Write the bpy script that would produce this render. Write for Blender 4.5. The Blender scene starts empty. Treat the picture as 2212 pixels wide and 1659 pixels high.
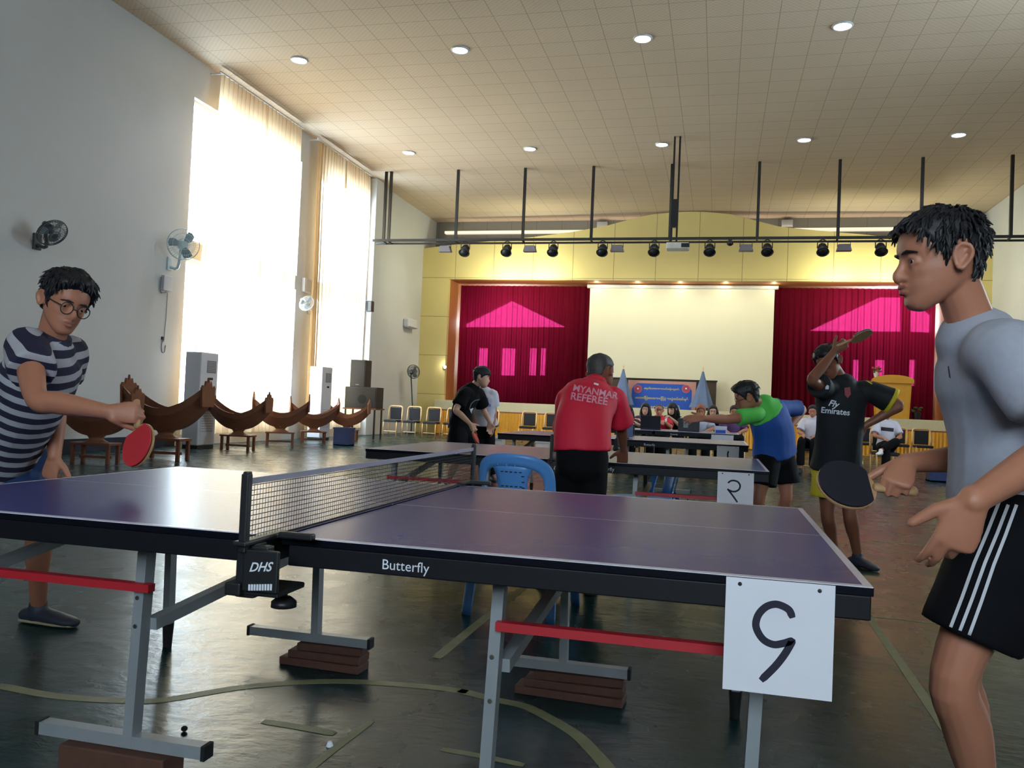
import bpy, bmesh, math, random
from mathutils import Vector as V, Matrix, noise, Quaternion
from mathutils.bvhtree import BVHTree
random.seed(7)
PI = math.pi
SC = bpy.context.scene
COL = SC.collection

# ------------------------------------------------------------------ camera
CW, CH, FOC = 2212.0, 1659.0, 1817.12
CAM = V((1.04136, -1.89430, 1.10679))
_y, _p, _r = -0.241177, 0.0254404, 0.0423044
FW = V((math.sin(_y)*math.cos(_p), math.cos(_y)*math.cos(_p), math.sin(_p)))
_r0 = V((math.cos(_y), -math.sin(_y), 0)); _u0 = _r0.cross(FW)
RT = _r0*math.cos(_r) + _u0*math.sin(_r)
UP = -_r0*math.sin(_r) + _u0*math.cos(_r)
cd = bpy.data.cameras.new('camera'); cam = bpy.data.objects.new('camera', cd); COL.objects.link(cam)
cam.matrix_world = Matrix(((RT.x, UP.x, -FW.x, CAM.x), (RT.y, UP.y, -FW.y, CAM.y), (RT.z, UP.z, -FW.z, CAM.z), (0, 0, 0, 1)))
cd.sensor_width = 36.0; cd.lens = FOC/CW*36.0; cd.clip_start = 0.02; cd.clip_end = 200
SC.camera = cam

# ------------------------------------------------------------------ view and daylight
SC.view_settings.view_transform = 'Standard'
SC.view_settings.look = 'None'
SC.view_settings.gamma = 1.0
SC.view_settings.use_curve_mapping = False
SC.view_settings.exposure = 0.25
SC.cycles.max_bounces = 10
SC.cycles.diffuse_bounces = 5
SC.cycles.glossy_bounces = 4
SC.cycles.transmission_bounces = 6
SC.cycles.transparent_max_bounces = 12
SC.cycles.sample_clamp_indirect = 6.0
SC.cycles.caustics_reflective = False
SC.cycles.caustics_refractive = False

SKY = 20.0
wd = bpy.data.worlds.new('daylight'); SC.world = wd; wd.use_nodes = True
bg = wd.node_tree.nodes['Background']; bg.inputs[0].default_value = (0.77, 0.89, 1.0, 1); bg.inputs[1].default_value = SKY

def lamp(name, kind, loc, energy, color=(1, 1, 1), size=0.1, size_y=None, aim=None, parent=None, **kw):
    d = bpy.data.lights.new(name, kind); d.energy = energy; d.color = color
    if kind == 'AREA':
        d.size = size
        if size_y: d.shape = 'RECTANGLE'; d.size_y = size_y
    else: d.shadow_soft_size = size
    o = bpy.data.objects.new(name, d); COL.objects.link(o); o.location = loc
    if aim is not None: o.rotation_euler = (V(aim)).to_track_quat('-Z', 'Y').to_euler()
    for k, v in kw.items(): setattr(d, k, v)
    if parent:
        o.parent = parent; o.matrix_parent_inverse = Matrix.Translation(-parent.location)
    return o

def portal(loc, sx, sy, aim):
    o = lamp('window_daylight', 'AREA', loc, 1, size=sx, size_y=sy, aim=aim)
    o.data.cycles.is_portal = True
    return o

# daylight openings: two tall curtained windows on the left, and the windows opposite
for y0, y1 in ((13.1, 17.7), (18.75, 21.9)):
    portal((-9.92, (y0+y1)/2, 2.25), 3.2, y1-y0, (1, 0, 0))
    portal((-9.92, (y0+y1)/2, 5.55), 2.7, y1-y0, (1, 0, 0))
portal((9.54, 10.0, 4.2), 4.0, 3.0, (-1, 0, 0)); portal((1.5, -6.54, 3.4), 2.4, 3.4, (0, 1, 0))
portal((-5.75, 29.72, 3.3), 4.4, 4.2, (0, -1, 0)); portal((5.8, 29.72, 3.3), 4.4, 4.2, (0, -1, 0))

# warm stage lighting: lamps at the header, then added fills that stand for no fitting
for x in (-6.4, -5.0, 4.6, 6.2):
    lamp('header_lamp', 'AREA', (x, 26.1, 5.2), 38, (.98, 1, .72), 0.5, 0.25, (0, .75, 0.55))
    lamp('curtain_lamp', 'AREA', (x, 27.35, 5.5), 5, (1, .62, .48), 0.4, 0.25, (0, .35, -1))
for x, s in ((-7.6, -1), (7.3, 1)): lamp('side_wall_fill', 'AREA', (x*.86, 24.6, 5.7), 42, (.97, 1, .72), 0.5, 0.5, (s, -.1, -.25))  # added fill to brighten the side walls, no fitting hangs here
lamp('screen_fill', 'AREA', (-0.3, 26.9, 5.3), 26, (1, .97, .72), 5.5, 0.5, (0, .42, -1))  # added fill over the screen, besides the batten bulbs
lamp('apron_fill', 'AREA', (-0.3, 24.5, 5.6), 130, (1, .93, .66), 14, 1.0, (0, .45, -1))  # added broad fill for the stage front, no such lamp in the hall

# ------------------------------------------------------------------ points from the survey of the photograph
def ray(px, py): return (FW*FOC + RT*(px-CW/2) - UP*(py-CH/2))/FOC
def at(px, py, d): return CAM + ray(px, py)*d
def atX(px, py, x): q = ray(px, py); return CAM + q*((x-CAM.x)/q.x)
def atY(px, py, y): q = ray(px, py); return CAM + q*((y-CAM.y)/q.y)
def atZ(px, py, z): q = ray(px, py); return CAM + q*((z-CAM.z)/q.z)

# ------------------------------------------------------------------ materials
def lin(c):
    o = []
    for v in c[:3]:
        v /= 255.0; o.append(v/12.92 if v <= .04045 else ((v+.055)/1.055)**2.4)
    return (o[0], o[1], o[2], 1)

class NT:
    def __init__(s, name):
        s.m = bpy.data.materials.new(name); s.m.use_nodes = True; s.t = s.m.node_tree; s.n = s.t.nodes; s.l = s.t.links
        s.b = s.n['Principled BSDF']; s.out = s.n['Material Output']; s._c = None
    def node(s, ty, **kw):
        n = s.n.new(ty)
        for k, v in kw.items(): setattr(n, k, v)
        return n
    def link(s, a, b): s.l.new(a, b)
    def coord(s, which='Object'):
        if not s._c: s._c = s.node('ShaderNodeTexCoord')
        return s._c.outputs[which]
    def math(s, op, a, b=None):
        n = s.node('ShaderNodeMath', operation=op)
        for i, x in enumerate((a, b)):
            if x is None: continue
            if isinstance(x, (int, float)): n.inputs[i].default_value = x
            else: s.link(x, n.inputs[i])
        return n.outputs[0]
    def noise(s, scale, detail=3, vec=None, rough=.5):
        n = s.node('ShaderNodeTexNoise'); n.inputs['Scale'].default_value = scale; n.inputs['Detail'].default_value = detail; n.inputs['Roughness'].default_value = rough
        s.link(vec or s.coord(), n.inputs['Vector']); return n.outputs['Fac']
    def mapping(s, scale=(1, 1, 1), rot=(0, 0, 0), loc=(0, 0, 0), vec=None):
        n = s.node('ShaderNodeMapping'); n.inputs['Scale'].default_value = scale; n.inputs['Rotation'].default_value = rot; n.inputs['Location'].default_value = loc
        s.link(vec or s.coord(), n.inputs['Vector']); return n.outputs[0]
    def mix(s, fac, a, b):
        n = s.node('ShaderNodeMix', data_type='RGBA')
        for sock, x in ((n.inputs[0], fac), (n.inputs[6], a), (n.inputs[7], b)):
            if hasattr(x, 'links'): s.link(x, sock)
            elif isinstance(x, (int, float)): sock.default_value = x
            else: sock.default_value = x
        return n.outputs[2]
    def ramp(s, fac, lo, hi):
        n = s.node('ShaderNodeMapRange'); n.inputs[1].default_value = lo; n.inputs[2].default_value = hi; s.link(fac, n.inputs[0]); return n.outputs[0]
    def color(s, x): s.link(x, s.b.inputs['Base Color'])
    def bump(s, h, strength=.3, dist=.01):
        n = s.node('ShaderNodeBump'); n.inputs['Strength'].default_value = strength; n.inputs['Distance'].default_value = dist
        s.link(h, n.inputs['Height']); s.link(n.outputs[0], s.b.inputs['Normal'])

def scl(c, k): return (min(1, c[0]*k), min(1, c[1]*k), min(1, c[2]*k), 1)

def mat(name, rgb, rough=.6, metal=0, var=.12, scale=9, bump=0, bscale=None, spec=.5, emit=0):
    t = NT(name); c = lin(rgb)
    t.color(t.mix(t.noise(scale, 4), scl(c, 1-var), scl(c, 1+var)))
    t.b.inputs['Roughness'].default_value = rough; t.b.inputs['Metallic'].default_value = metal
    t.b.inputs['Specular IOR Level'].default_value = spec
    if bump: t.bump(t.noise(bscale or scale*6, 3), bump)
    if emit:
        t.b.inputs['Emission Color'].default_value = c; t.b.inputs['Emission Strength'].default_value = emit
    return t.m

# ------------------------------------------------------------------ mesh collecting
class MB:
    def __init__(s): s.v = []; s.f = []
    def add(s, vs, fs):
        o = len(s.v); s.v += [V(x) for x in vs]; s.f += [tuple(i+o for i in f) for f in fs]; return s
    def box(s, c, size, M=None):
        c = V(c); h = V(size)/2; vs = []
        for z in (-1, 1):
            for y in (-1, 1):
                for x in (-1, 1):
                    q = V((x*h.x, y*h.y, z*h.z)); vs.append(c+(M @ q if M else q))
        return s.add(vs, [(0, 2, 3, 1), (4, 5, 7, 6), (0, 1, 5, 4), (2, 6, 7, 3), (0, 4, 6, 2), (1, 3, 7, 5)])
    def bar(s, a, b, w, h, side=None):
        a, b = V(a), V(b); t = (b-a).normalized()
        sd = V(side) if side else (V((0, 0, 1)) if abs(t.z) < .9 else V((1, 0, 0)))
        x = t.cross(sd).normalized(); y = x.cross(t).normalized(); vs = []
        for p in (a, b):
            for i, j in ((-1, -1), (1, -1), (1, 1), (-1, 1)): vs.append(p+x*(i*w/2)+y*(j*h/2))
        return s.add(vs, [(3, 2, 1, 0), (4, 5, 6, 7), (0, 1, 5, 4), (1, 2, 6, 5), (2, 3, 7, 6), (3, 0, 4, 7)])
    def limb(s, pts, rad, n=12, side=None, res=1, flat=(False, False)):
        pts = [V(p) for p in pts]; rad = [(r, r) if isinstance(r, (int, float)) else tuple(r) for r in rad]
        if res > 1 and len(pts) > 2:
            P, Rr = [], []
            for i in range(len(pts)-1):
                p0 = pts[max(i-1, 0)]; p1 = pts[i]; p2 = pts[i+1]; p3 = pts[min(i+2, len(pts)-1)]
                for k in range(res):
                    u = k/res
                    P.append(.5*((2*p1)+(p2-p0)*u+(2*p0-5*p1+4*p2-p3)*u*u+(3*p1-p0-3*p2+p3)*u**3))
                    e = u*u*(3-2*u); Rr.append(tuple(rad[i][q]*(1-e)+rad[i+1][q]*e for q in (0, 1)))
            P.append(pts[-1]); Rr.append(rad[-1]); pts, rad = P, Rr
        m = len(pts); tan = []
        for i in range(m):
            a = pts[max(i-1, 0)]; b = pts[min(i+1, m-1)]; d = b-a
            tan.append(d.normalized() if d.length > 1e-9 else V((0, 0, 1)))
        rings = []; sv = None
        for i in range(m):
            t = tan[i]
            if side is not None:
                sd = side[min(i*len(side)//m, len(side)-1)] if isinstance(side, list) else side; sd = V(sd)
                if isinstance(side, list) and len(side) == 2: sd = V(side[0]).lerp(V(side[1]), i/max(m-1, 1))
            else: sd = sv if sv is not None else (V((1, 0, 0)) if abs(t.x) < .8 else V((0, 1, 0)))
            x = (sd-t*sd.dot(t))
            x = x.normalized() if x.length > 1e-6 else t.orthogonal().normalized()
            sv = x; y = t.cross(x); rings.append((pts[i], x, y, rad[i], t))
        R = []
        def caps(i, sg):
            p, x, y, r, t = rings[i]; o = []
            mr = min(r)
            for a in ((80, 55, 28) if sg < 0 else (28, 55, 80)):
                a = math.radians(a); o.append((p+t*(sg*mr*math.sin(a)), x, y, (r[0]*math.cos(a), r[1]*math.cos(a)), t))
            return o
        if not flat[0]: R += caps(0, -1)
        R += rings
        if not flat[1]: R += caps(m-1, 1)
        vs = []; fs = []
        for p, x, y, r, t in R:
            for k in range(n):
                a = 2*PI*k/n; vs.append(p+x*(r[0]*math.cos(a))+y*(r[1]*math.sin(a)))
        for i in range(len(R)-1):
            for k in range(n):
                fs.append((i*n+k, i*n+(k+1) % n, (i+1)*n+(k+1) % n, (i+1)*n+k))
        a = len(vs); vs.append(R[0][0]); vs.append(R[-1][0])
        L = (len(R)-1)*n
        for k in range(n): fs.append((a, (k+1) % n, k)); fs.append((a+1, L+k, L+(k+1) % n))
        return s.add(vs, fs)
    def tube(s, pts, r, n=8, res=1): return s.limb(pts, [r]*len(pts), n, None, res, (True, True))
    def ball(s, c, r, n=12, M=None):
        c = V(c); r = V((r, r, r)) if isinstance(r, (int, float)) else V(r); vs = []; fs = []; m = n//2+1
        for i in range(m+1):
            a = PI*i/m
            for k in range(n):
                b = 2*PI*k/n; q = V((r.x*math.sin(a)*math.cos(b), r.y*math.sin(a)*math.sin(b), r.z*math.cos(a))); vs.append(c+(M @ q if M else q))
        for i in range(m):
            for k in range(n): fs.append((i*n+k, (i+1)*n+k, (i+1)*n+(k+1) % n, i*n+(k+1) % n))
        return s.add(vs, fs)
    def ring(s, c, ax, R, r, n=28, m=6):
        c = V(c); ax = V(ax).normalized(); x = ax.orthogonal().normalized(); y = ax.cross(x); vs = []; fs = []
        for i in range(n):
            a = 2*PI*i/n; d = x*math.cos(a)+y*math.sin(a)
            for k in range(m):
                b = 2*PI*k/m; vs.append(c+d*(R+r*math.cos(b))+ax*(r*math.sin(b)))
        for i in range(n):
            for k in range(m): fs.append((i*m+k, ((i+1) % n)*m+k, ((i+1) % n)*m+(k+1) % m, i*m+(k+1) % m))
        return s.add(vs, fs)
    def prism(s, loop, o, x, y, depth):
        """outline loop of (u, v) in the plane o + u x + v y, given real thickness along x cross y"""
        o, x, y = V(o), V(x), V(y); nn = x.cross(y).normalized()*depth; k = len(loop)
        vs = [o+x*u+y*v for u, v in loop]; vs += [q+nn for q in vs]
        fs = [tuple(range(k-1, -1, -1)), tuple(range(k, 2*k))]+[(i, (i+1) % k, k+(i+1) % k, k+i) for i in range(k)]
        return s.add(vs, fs)
    def stroke(s, pts, o, x, y, w, depth, res=6):
        """a drawn stroke of width w lying on the plane o + u x + v y"""
        o, x, y = V(o), V(x), V(y); n = x.cross(y).normalized(); P = [V((a, b, 0)) for a, b in pts]; Q = []
        for i in range(len(P)-1):
            p0 = P[max(i-1, 0)]; p1 = P[i]; p2 = P[i+1]; p3 = P[min(i+2, len(P)-1)]
            for k in range(res):
                u = k/res; Q.append(.5*((2*p1)+(p2-p0)*u+(2*p0-5*p1+4*p2-p3)*u*u+(3*p1-p0-3*p2+p3)*u**3))
        Q.append(P[-1]); vs = []; m = len(Q)
        for i in range(m):
            t = (Q[min(i+1, m-1)]-Q[max(i-1, 0)]).normalized(); q = V((-t.y, t.x, 0))*(w/2)
            e = t*(w*.35)*(-1 if i == 0 else (1 if i == m-1 else 0))
            for sg in (1, -1):
                b = Q[i]+q*sg*(.75 if i in (0, m-1) else 1)+e
                vs.append(o+x*b.x+y*b.y); vs.append(o+x*b.x+y*b.y+n*depth)
        fs = []
        for i in range(m-1):
            a = i*4; b = a+4
            fs += [(a+1, a+3, b+3, b+1), (a, b, b+2, a+2), (a, a+1, b+1, b), (a+2, b+2, b+3, a+3)]
        return s.add(vs, fs)
    def build(s, name, m, parent=None, smooth=False, bevel=0):
        me = bpy.data.meshes.new(name)
        me.from_pydata([tuple(q-ORG.get(parent.name if parent else '', V((0, 0, 0)))) for q in s.v], [], s.f); me.validate(); me.update()
        return link(name, me, m, parent, smooth, bevel)

ORG = {}
def link(name, me, m, parent=None, smooth=False, bevel=0):
    bm = bmesh.new(); bm.from_mesh(me); bmesh.ops.recalc_face_normals(bm, faces=bm.faces); bm.to_mesh(me); bm.free()
    if smooth:
        for p in me.polygons: p.use_smooth = True
    if m: me.materials.append(m)
    o = bpy.data.objects.new(name, me); COL.objects.link(o)
    if parent: o.parent = parent; ORG[o.name] = ORG.get(parent.name, V((0, 0, 0)))
    if bevel:
        b = o.modifiers.new('edge', 'BEVEL'); b.width = bevel; b.segments = 2; b.limit_method = 'ANGLE'
    return o

def thing(name, label, cat, loc=(0, 0, 0), group=None, rz=0, world=False):
    """an Empty at the thing's base; world=True: its parts are given in hall coordinates"""
    o = bpy.data.objects.new(name, None); COL.objects.link(o); o.location = loc; o.rotation_euler = (0, 0, rz)
    o.empty_display_size = .05; o['label'] = label; o['category'] = cat
    if group: o['group'] = group
    ORG[o.name] = V(loc) if world else V((0, 0, 0))
    return o
def tag(o, label, cat, group=None):
    o['label'] = label; o['category'] = cat
    if group: o['group'] = group
    return o
def struct(o): o['kind'] = 'structure'; return o
def dup(root, loc, rz=None, label=None):
    def cp(o, parent):
        c = o.copy(); COL.objects.link(c)
        if parent: c.parent = parent
        for ch in o.children: cp(ch, c)
        return c
    r = cp(root, None); r.location = loc
    if rz is not None: r.rotation_euler = (0, 0, rz)
    if label: r['label'] = label
    return r

def text_mesh(body, size=1.0, extrude=0.0, align='CENTER', shear=0, bold=0):
    cu = bpy.data.curves.new('t', 'FONT'); cu.body = body; cu.size = size; cu.extrude = extrude; cu.align_x = align; cu.align_y = 'CENTER'; cu.shear = shear; cu.offset = bold
    cu.resolution_u = 3
    o = bpy.data.objects.new('t', cu); COL.objects.link(o)
    dg = bpy.context.evaluated_depsgraph_get(); me = bpy.data.meshes.new_from_object(o.evaluated_get(dg))
    bpy.data.objects.remove(o); bpy.data.curves.remove(cu)
    return me
def text_on(name, body, o, x, y, width, m, parent, extrude=.001, **kw):
    """lettering lying on the plane o + u x + v y, width metres wide, centred on o"""
    me = text_mesh(body, 1.0, 0.0, **kw); xs = [v.co.x for v in me.vertices]; w = max(xs)-min(xs); cx = (max(xs)+min(xs))/2; k = width/w
    o, x, y = V(o), V(x).normalized(), V(y).normalized(); n = x.cross(y)
    org = ORG.get(parent.name, V((0, 0, 0))) if parent else V((0, 0, 0))
    for v in me.vertices: v.co = o+x*((v.co.x-cx)*k)+y*(v.co.y*k)+n*extrude-org
    return link(name, me, m, parent)

def realize(mb, voxel, smooth_it=4, wrinkle=None):
    """one continuous skin over overlapping closed shapes"""
    me = bpy.data.meshes.new('skin'); me.from_pydata([tuple(q) for q in mb.v], [], mb.f); me.update()
    bm = bmesh.new(); bm.from_mesh(me); bmesh.ops.recalc_face_normals(bm, faces=bm.faces); bm.to_mesh(me); bm.free()
    o = bpy.data.objects.new('skin', me); COL.objects.link(o)
    r = o.modifiers.new('r', 'REMESH'); r.mode = 'VOXEL'; r.voxel_size = voxel; r.adaptivity = 0
    if smooth_it:
        q = o.modifiers.new('s', 'SMOOTH'); q.factor = .5; q.iterations = smooth_it
    dg = bpy.context.evaluated_depsgraph_get(); out = bpy.data.meshes.new_from_object(o.evaluated_get(dg))
    bpy.data.objects.remove(o); bpy.data.meshes.remove(me)
    if wrinkle:
        amp, sc = wrinkle[:2]; st = wrinkle[2] if len(wrinkle) > 2 else (1, 1, 1)
        ns = [v.normal.copy() for v in out.vertices]
        for v, nn in zip(out.vertices, ns):
            q = V((v.co.x*st[0], v.co.y*st[1], v.co.z*st[2]))*sc
            v.co += nn*(amp*(noise.noise(q)+.5*noise.noise(q*2.3)))
    return out
# ------------------------------------------------------------------ shared materials
M = {}
M['white_metal'] = mat('white_enamel', (205, 205, 205), .4)
M['grey_metal'] = mat('grey_painted_steel', (118, 122, 126), .45, .2)
M['black_metal'] = mat('black_steel', (22, 22, 26), .5)
M['black_plastic'] = mat('black_plastic', (26, 27, 31), .45)
M['chrome'] = mat('chrome', (200, 195, 185), .25, 1)
M['gold'] = mat('gold_tube', (226, 186, 136), .4, .25)
M['white_plastic'] = mat('white_plastic', (215, 214, 210), .5)
M['paper'] = mat('white_card', (226, 224, 232), .8, var=.04)
M['ink'] = mat('dark_ink', (30, 28, 48), .7)
M['white_ink'] = mat('white_print', (225, 228, 238), .7, var=.03)
M['window_frame'] = mat('window_frame', (225, 224, 220), .5)

def glass_mat():
    t = NT('window_glass'); tr = t.node('ShaderNodeBsdfTransparent'); tr.inputs[0].default_value = (.93, .96, .96, 1)
    gl = t.node('ShaderNodeBsdfGlossy'); gl.inputs['Roughness'].default_value = .05
    mx = t.node('ShaderNodeMixShader'); mx.inputs[0].default_value = .06
    t.link(tr.outputs[0], mx.inputs[1]); t.link(gl.outputs[0], mx.inputs[2]); t.link(mx.outputs[0], t.out.inputs[0]); return t.m
M['glass'] = glass_mat()

def cloth_mat(name, dif, trn, see, see_amt, trn_amt=.5):
    """woven cloth that lets light through: scattered by the threads and a little straight between them"""
    t = NT(name); n = t.noise(3, 4)
    d = t.node('ShaderNodeBsdfDiffuse'); t.link(t.mix(n, scl(lin(dif), .85), scl(lin(dif), 1.1)), d.inputs[0])
    r = t.node('ShaderNodeBsdfTranslucent'); r.inputs[0].default_value = lin(trn)
    s = t.node('ShaderNodeBsdfTransparent'); s.inputs[0].default_value = lin(see)
    lw = t.node('ShaderNodeLayerWeight'); lw.inputs[0].default_value = .5; k = t.math('SUBTRACT', 1.0, t.math('MULTIPLY', lw.outputs['Facing'], .9))   # steep folds are denser
    a = t.node('ShaderNodeMixShader'); t.link(t.math('MULTIPLY', k, trn_amt), a.inputs[0])
    b = t.node('ShaderNodeMixShader'); t.link(t.math('MULTIPLY', k, see_amt), b.inputs[0])
    t.link(d.outputs[0], a.inputs[1]); t.link(r.outputs[0], a.inputs[2]); t.link(a.outputs[0], b.inputs[1]); t.link(s.outputs[0], b.inputs[2])
    t.link(b.outputs[0], t.out.inputs[0]); return t.m
M['cream_curtain'] = cloth_mat('cream_curtain', (188, 150, 104), (246, 224, 190), (255, 244, 226), .2, .55)
M['red_curtain'] = cloth_mat('red_velvet', (92, 16, 30), (130, 14, 46), (255, 60, 140), .05, .35)

def wall_mat():
    t = NT('cream_wall_paint'); n = t.noise(.6, 5); t.color(t.mix(n, lin((190, 191, 192)), lin((208, 209, 209)))); t.b.inputs['Roughness'].default_value = .75
    t.bump(t.noise(60, 3), .08); return t.m
M['wall'] = wall_mat()

def panel_mat(name, rgb, w, h, ox, oz, dark=.35):
    t = NT(name); sx = t.node('ShaderNodeSeparateXYZ'); t.link(t.coord(), sx.inputs[0])
    def seam(v, step, off):
        a = t.math('SUBTRACT', v, off); a = t.math('DIVIDE', a, step); a = t.math('FRACT', a); a = t.math('SUBTRACT', a, .5); a = t.math('ABSOLUTE', a)
        return t.math('GREATER_THAN', a, .5-.009/step)
    f = t.math('MAXIMUM', seam(sx.outputs[0], w, ox), seam(sx.outputs[2], h, oz))
    c = lin(rgb); t.color(t.mix(f, t.mix(t.noise(1.2, 4), scl(c, .93), scl(c, 1.05)), scl(c, dark))); t.b.inputs['Roughness'].default_value = .6
    return t.m
M['yellow_panel'] = panel_mat('yellow_wall_panels', (216, 198, 132), 1.43, 1.41, -8.35, 1.4)
M['grey_panel'] = panel_mat('grey_acoustic_panels', (128, 128, 122), .95, 3.0, 0, 0, .6)

def floor_mat():
    t = NT('green_gloss_floor'); n = t.noise(.9, 6, rough=.65); n2 = t.noise(6, 5, rough=.7)
    c = t.mix(t.ramp(n, .35, .7), lin((8, 36, 40)), lin((20, 54, 54)))
    c = t.mix(t.math('MULTIPLY', t.ramp(n2, .55, .75), .35), c, lin((54, 70, 60)))
    t.color(c)
    r = t.math('MULTIPLY', t.noise(2.5, 5), .22); t.link(t.math('ADD', r, .16), t.b.inputs['Roughness'])
    t.b.inputs['Specular IOR Level'].default_value = .24
    b = t.node('ShaderNodeBump'); b.inputs['Strength'].default_value = .26; b.inputs['Distance'].default_value = .012
    mv = t.mapping((3.2, 5.5, 1)); h = t.math('ADD', t.noise(2.2, 5, mv, .6), t.math('MULTIPLY', t.noise(14, 3), .25)); t.link(h, b.inputs['Height']); t.link(b.outputs[0], t.b.inputs['Normal'])
    return t.m
M['floor'] = floor_mat()
M['court_paint'] = mat('worn_yellow_court_paint', (112, 112, 78), .55, var=.35, scale=14)

def ceiling_mat():
    t = NT('perforated_ceiling_tiles'); sx = t.node('ShaderNodeSeparateXYZ'); t.link(t.coord(), sx.inputs[0])
    def seam(v, step):
        a = t.math('FRACT', t.math('DIVIDE', v, step)); a = t.math('ABSOLUTE', t.math('SUBTRACT', a, .5)); return t.math('GREATER_THAN', a, .5-.007/step)
    f = t.math('MAXIMUM', seam(sx.outputs[0], .61), seam(sx.outputs[1], .61))
    def wave(v, step): return t.math('SINE', t.math('MULTIPLY', v, 2*PI/step))
    dots = t.math('MULTIPLY', wave(sx.outputs[0], .1), wave(sx.outputs[1], .1)); dots = t.ramp(dots, -.2, .5)
    base = t.mix(t.noise(.5, 5), lin((200, 180, 158)), lin((216, 196, 172)))
    base = t.mix(t.math('MULTIPLY', dots, .16), base, lin((120, 108, 86)))
    t.color(t.mix(t.math('MULTIPLY', f, .5), base, lin((96, 84, 64)))); t.b.inputs['Roughness'].default_value = .8
    return t.m
M['ceiling'] = ceiling_mat()

def wall_holes(name, loop, holes, o, x, y, depth, m, parent=None):
    """a wall slab with real openings; loops of (u, v) on the plane o + u x + v y, thickened along x cross y"""
    o, x, y = V(o), V(x), V(y); nn = x.cross(y).normalized()*depth
    bm = bmesh.new(); es = []
    for lp in [loop]+holes:
        vs = [bm.verts.new(o+x*u+y*v) for u, v in lp]
        es += [bm.edges.new((vs[i], vs[(i+1) % len(vs)])) for i in range(len(vs))]
    bmesh.ops.triangle_fill(bm, use_beauty=True, use_dissolve=False, edges=es)
    r = bmesh.ops.extrude_face_region(bm, geom=bm.faces[:])
    for v in [g for g in r['geom'] if isinstance(g, bmesh.types.BMVert)]: v.co += nn
    me = bpy.data.meshes.new(name); bm.to_mesh(me); bm.free()
    return link(name, me, m, parent)
def rect(a, b, c, d): return [(a, b), (c, b), (c, d), (a, d)]

XL, XR, YB, YS, ZC = -9.6, 9.2, -6.2, 27.0, 7.95

# floor with its worn court lines
fl = MB().box(((XL+XR)/2, (YB+29.6)/2, -.1), (XR-XL+.6, 29.6-YB+.6, .2)).build('floor', M['floor']); struct(fl)
def court_line(pts, w=.05):
    q = [atZ(a, b, 0) for a, b in pts]; l = MB().stroke([(p.x, p.y) for p in q], (0, 0, .0005), (1, 0, 0), (0, 1, 0), w, .0012).build('court_marking', M['court_paint'], fl)
court_line([(945, 1420), (1010, 1366), (1080, 1310), (1165, 1243)])
court_line([(1000, 1494), (1075, 1513), (1133, 1526), (1183, 1550), (1245, 1588), (1287, 1630), (1312, 1659), (1325, 1690)])
court_line([(0, 1482), (120, 1504), (262, 1514), (357, 1512), (532, 1484), (720, 1472), (900, 1482), (1000, 1494)])
court_line([(576, 1560), (645, 1571), (715, 1584)], .04)
court_line([(655, 1672), (720, 1620), (800, 1560)], .03)
court_line([(960, 1620), (1040, 1634), (1125, 1652)], .03)
court_line([(1868, 1320), (1925, 1403), (1985, 1490), (2050, 1585)], .045)
court_line([(1870, 1166), (2000, 1180), (2190, 1200)], .03)
court_line([(1862, 1330), (1960, 1340), (2060, 1352)], .02)

ce = MB().box(((XL+XR)/2, (YB+29.6)/2, ZC+.1), (XR-XL+.6, 29.6-YB+.6, .2)).build('ceiling', M['ceiling']); struct(ce)

WIN = ((13.1, 17.7), (18.75, 21.9)); ZW = ((.6, 3.85), (4.2, 7.15))
struct(wall_holes('wall_left', rect(YB, 0, 29.6, 8), [rect(a, c, b, d) for a, b in WIN for c, d in ZW], (XL-.3, 0, 0), (0, 1, 0), (0, 0, 1), .3, M['wall']))
RWIN = ((8.5, 11.5),)
struct(wall_holes('wall_right', rect(YB, 0, 29.6, 8), [rect(a, 2.2, b, 6.2) for a, b in RWIN], (XR, 0, 0), (0, 1, 0), (0, 0, 1), .3, M['wall']))
struct(wall_holes('wall_rear', rect(XL, 0, XR, 8), [rect(-.2, 2.2, 3.2, 4.6)], (0, YB, 0), (1, 0, 0), (0, 0, 1), .3, M['wall']))

wn = 0
def window(o, x, u0, u1, z0, z1, nx, nz, nrm):
    """frame with mullions and one pane, set in its opening"""
    global wn; wn += 1
    o, x, nrm = V(o), V(x), V(nrm); b = MB(); up = V((0, 0, 1))
    def bar(a, c): b.bar(o+x*a[0]+up*a[1], o+x*c[0]+up*c[1], .07, .07, nrm)
    for i in range(nx+1): u = u0+.03+(u1-u0-.06)*i/nx; bar((u, z0), (u, z1))
    for k in range(nz+1): z = z0+.03+(z1-z0-.06)*k/nz; bar((u0, z), (u1, z))
    f = struct(b.build('window_%d' % wn, M['window_frame']))
    MB().box(o+x*((u0+u1)/2)+up*((z0+z1)/2), (abs(x.x)*(u1-u0)+.008, abs(x.y)*(u1-u0)+.008, z1-z0)).build('pane', M['glass'], f)
    return f
for a, b in WIN:
    for c, d in ZW: window((XL-.15, 0, 0), (0, 1, 0), a, b, c, d, 3, 1, (1, 0, 0))
for a, b in RWIN: window((XR+.15, 0, 0), (0, 1, 0), a, b, 2.2, 6.2, 3, 3, (1, 0, 0))

window((0, YB-.15, 0), (1, 0, 0), -.2, 3.2, 2.2, 4.6, 4, 2, (0, 1, 0))

# pilasters, baseboard
M['skirting'] = mat('dark_skirting', (36, 38, 52), .6)
struct(MB().box((XL+.012, (YB+13)/2, .11), (.03, 13-YB, .22)).build('baseboard_left', M['skirting']))
struct(MB().box((XL+.1, 22.35, 3.97), (.2, .55, 7.94)).build('trim_1', M['wall'], bevel=.02))
struct(MB().box((XL+.05, 18.22, 4.02), (.1, .5, .36)).build('trim_2', M['wall'], bevel=.02))

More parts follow.
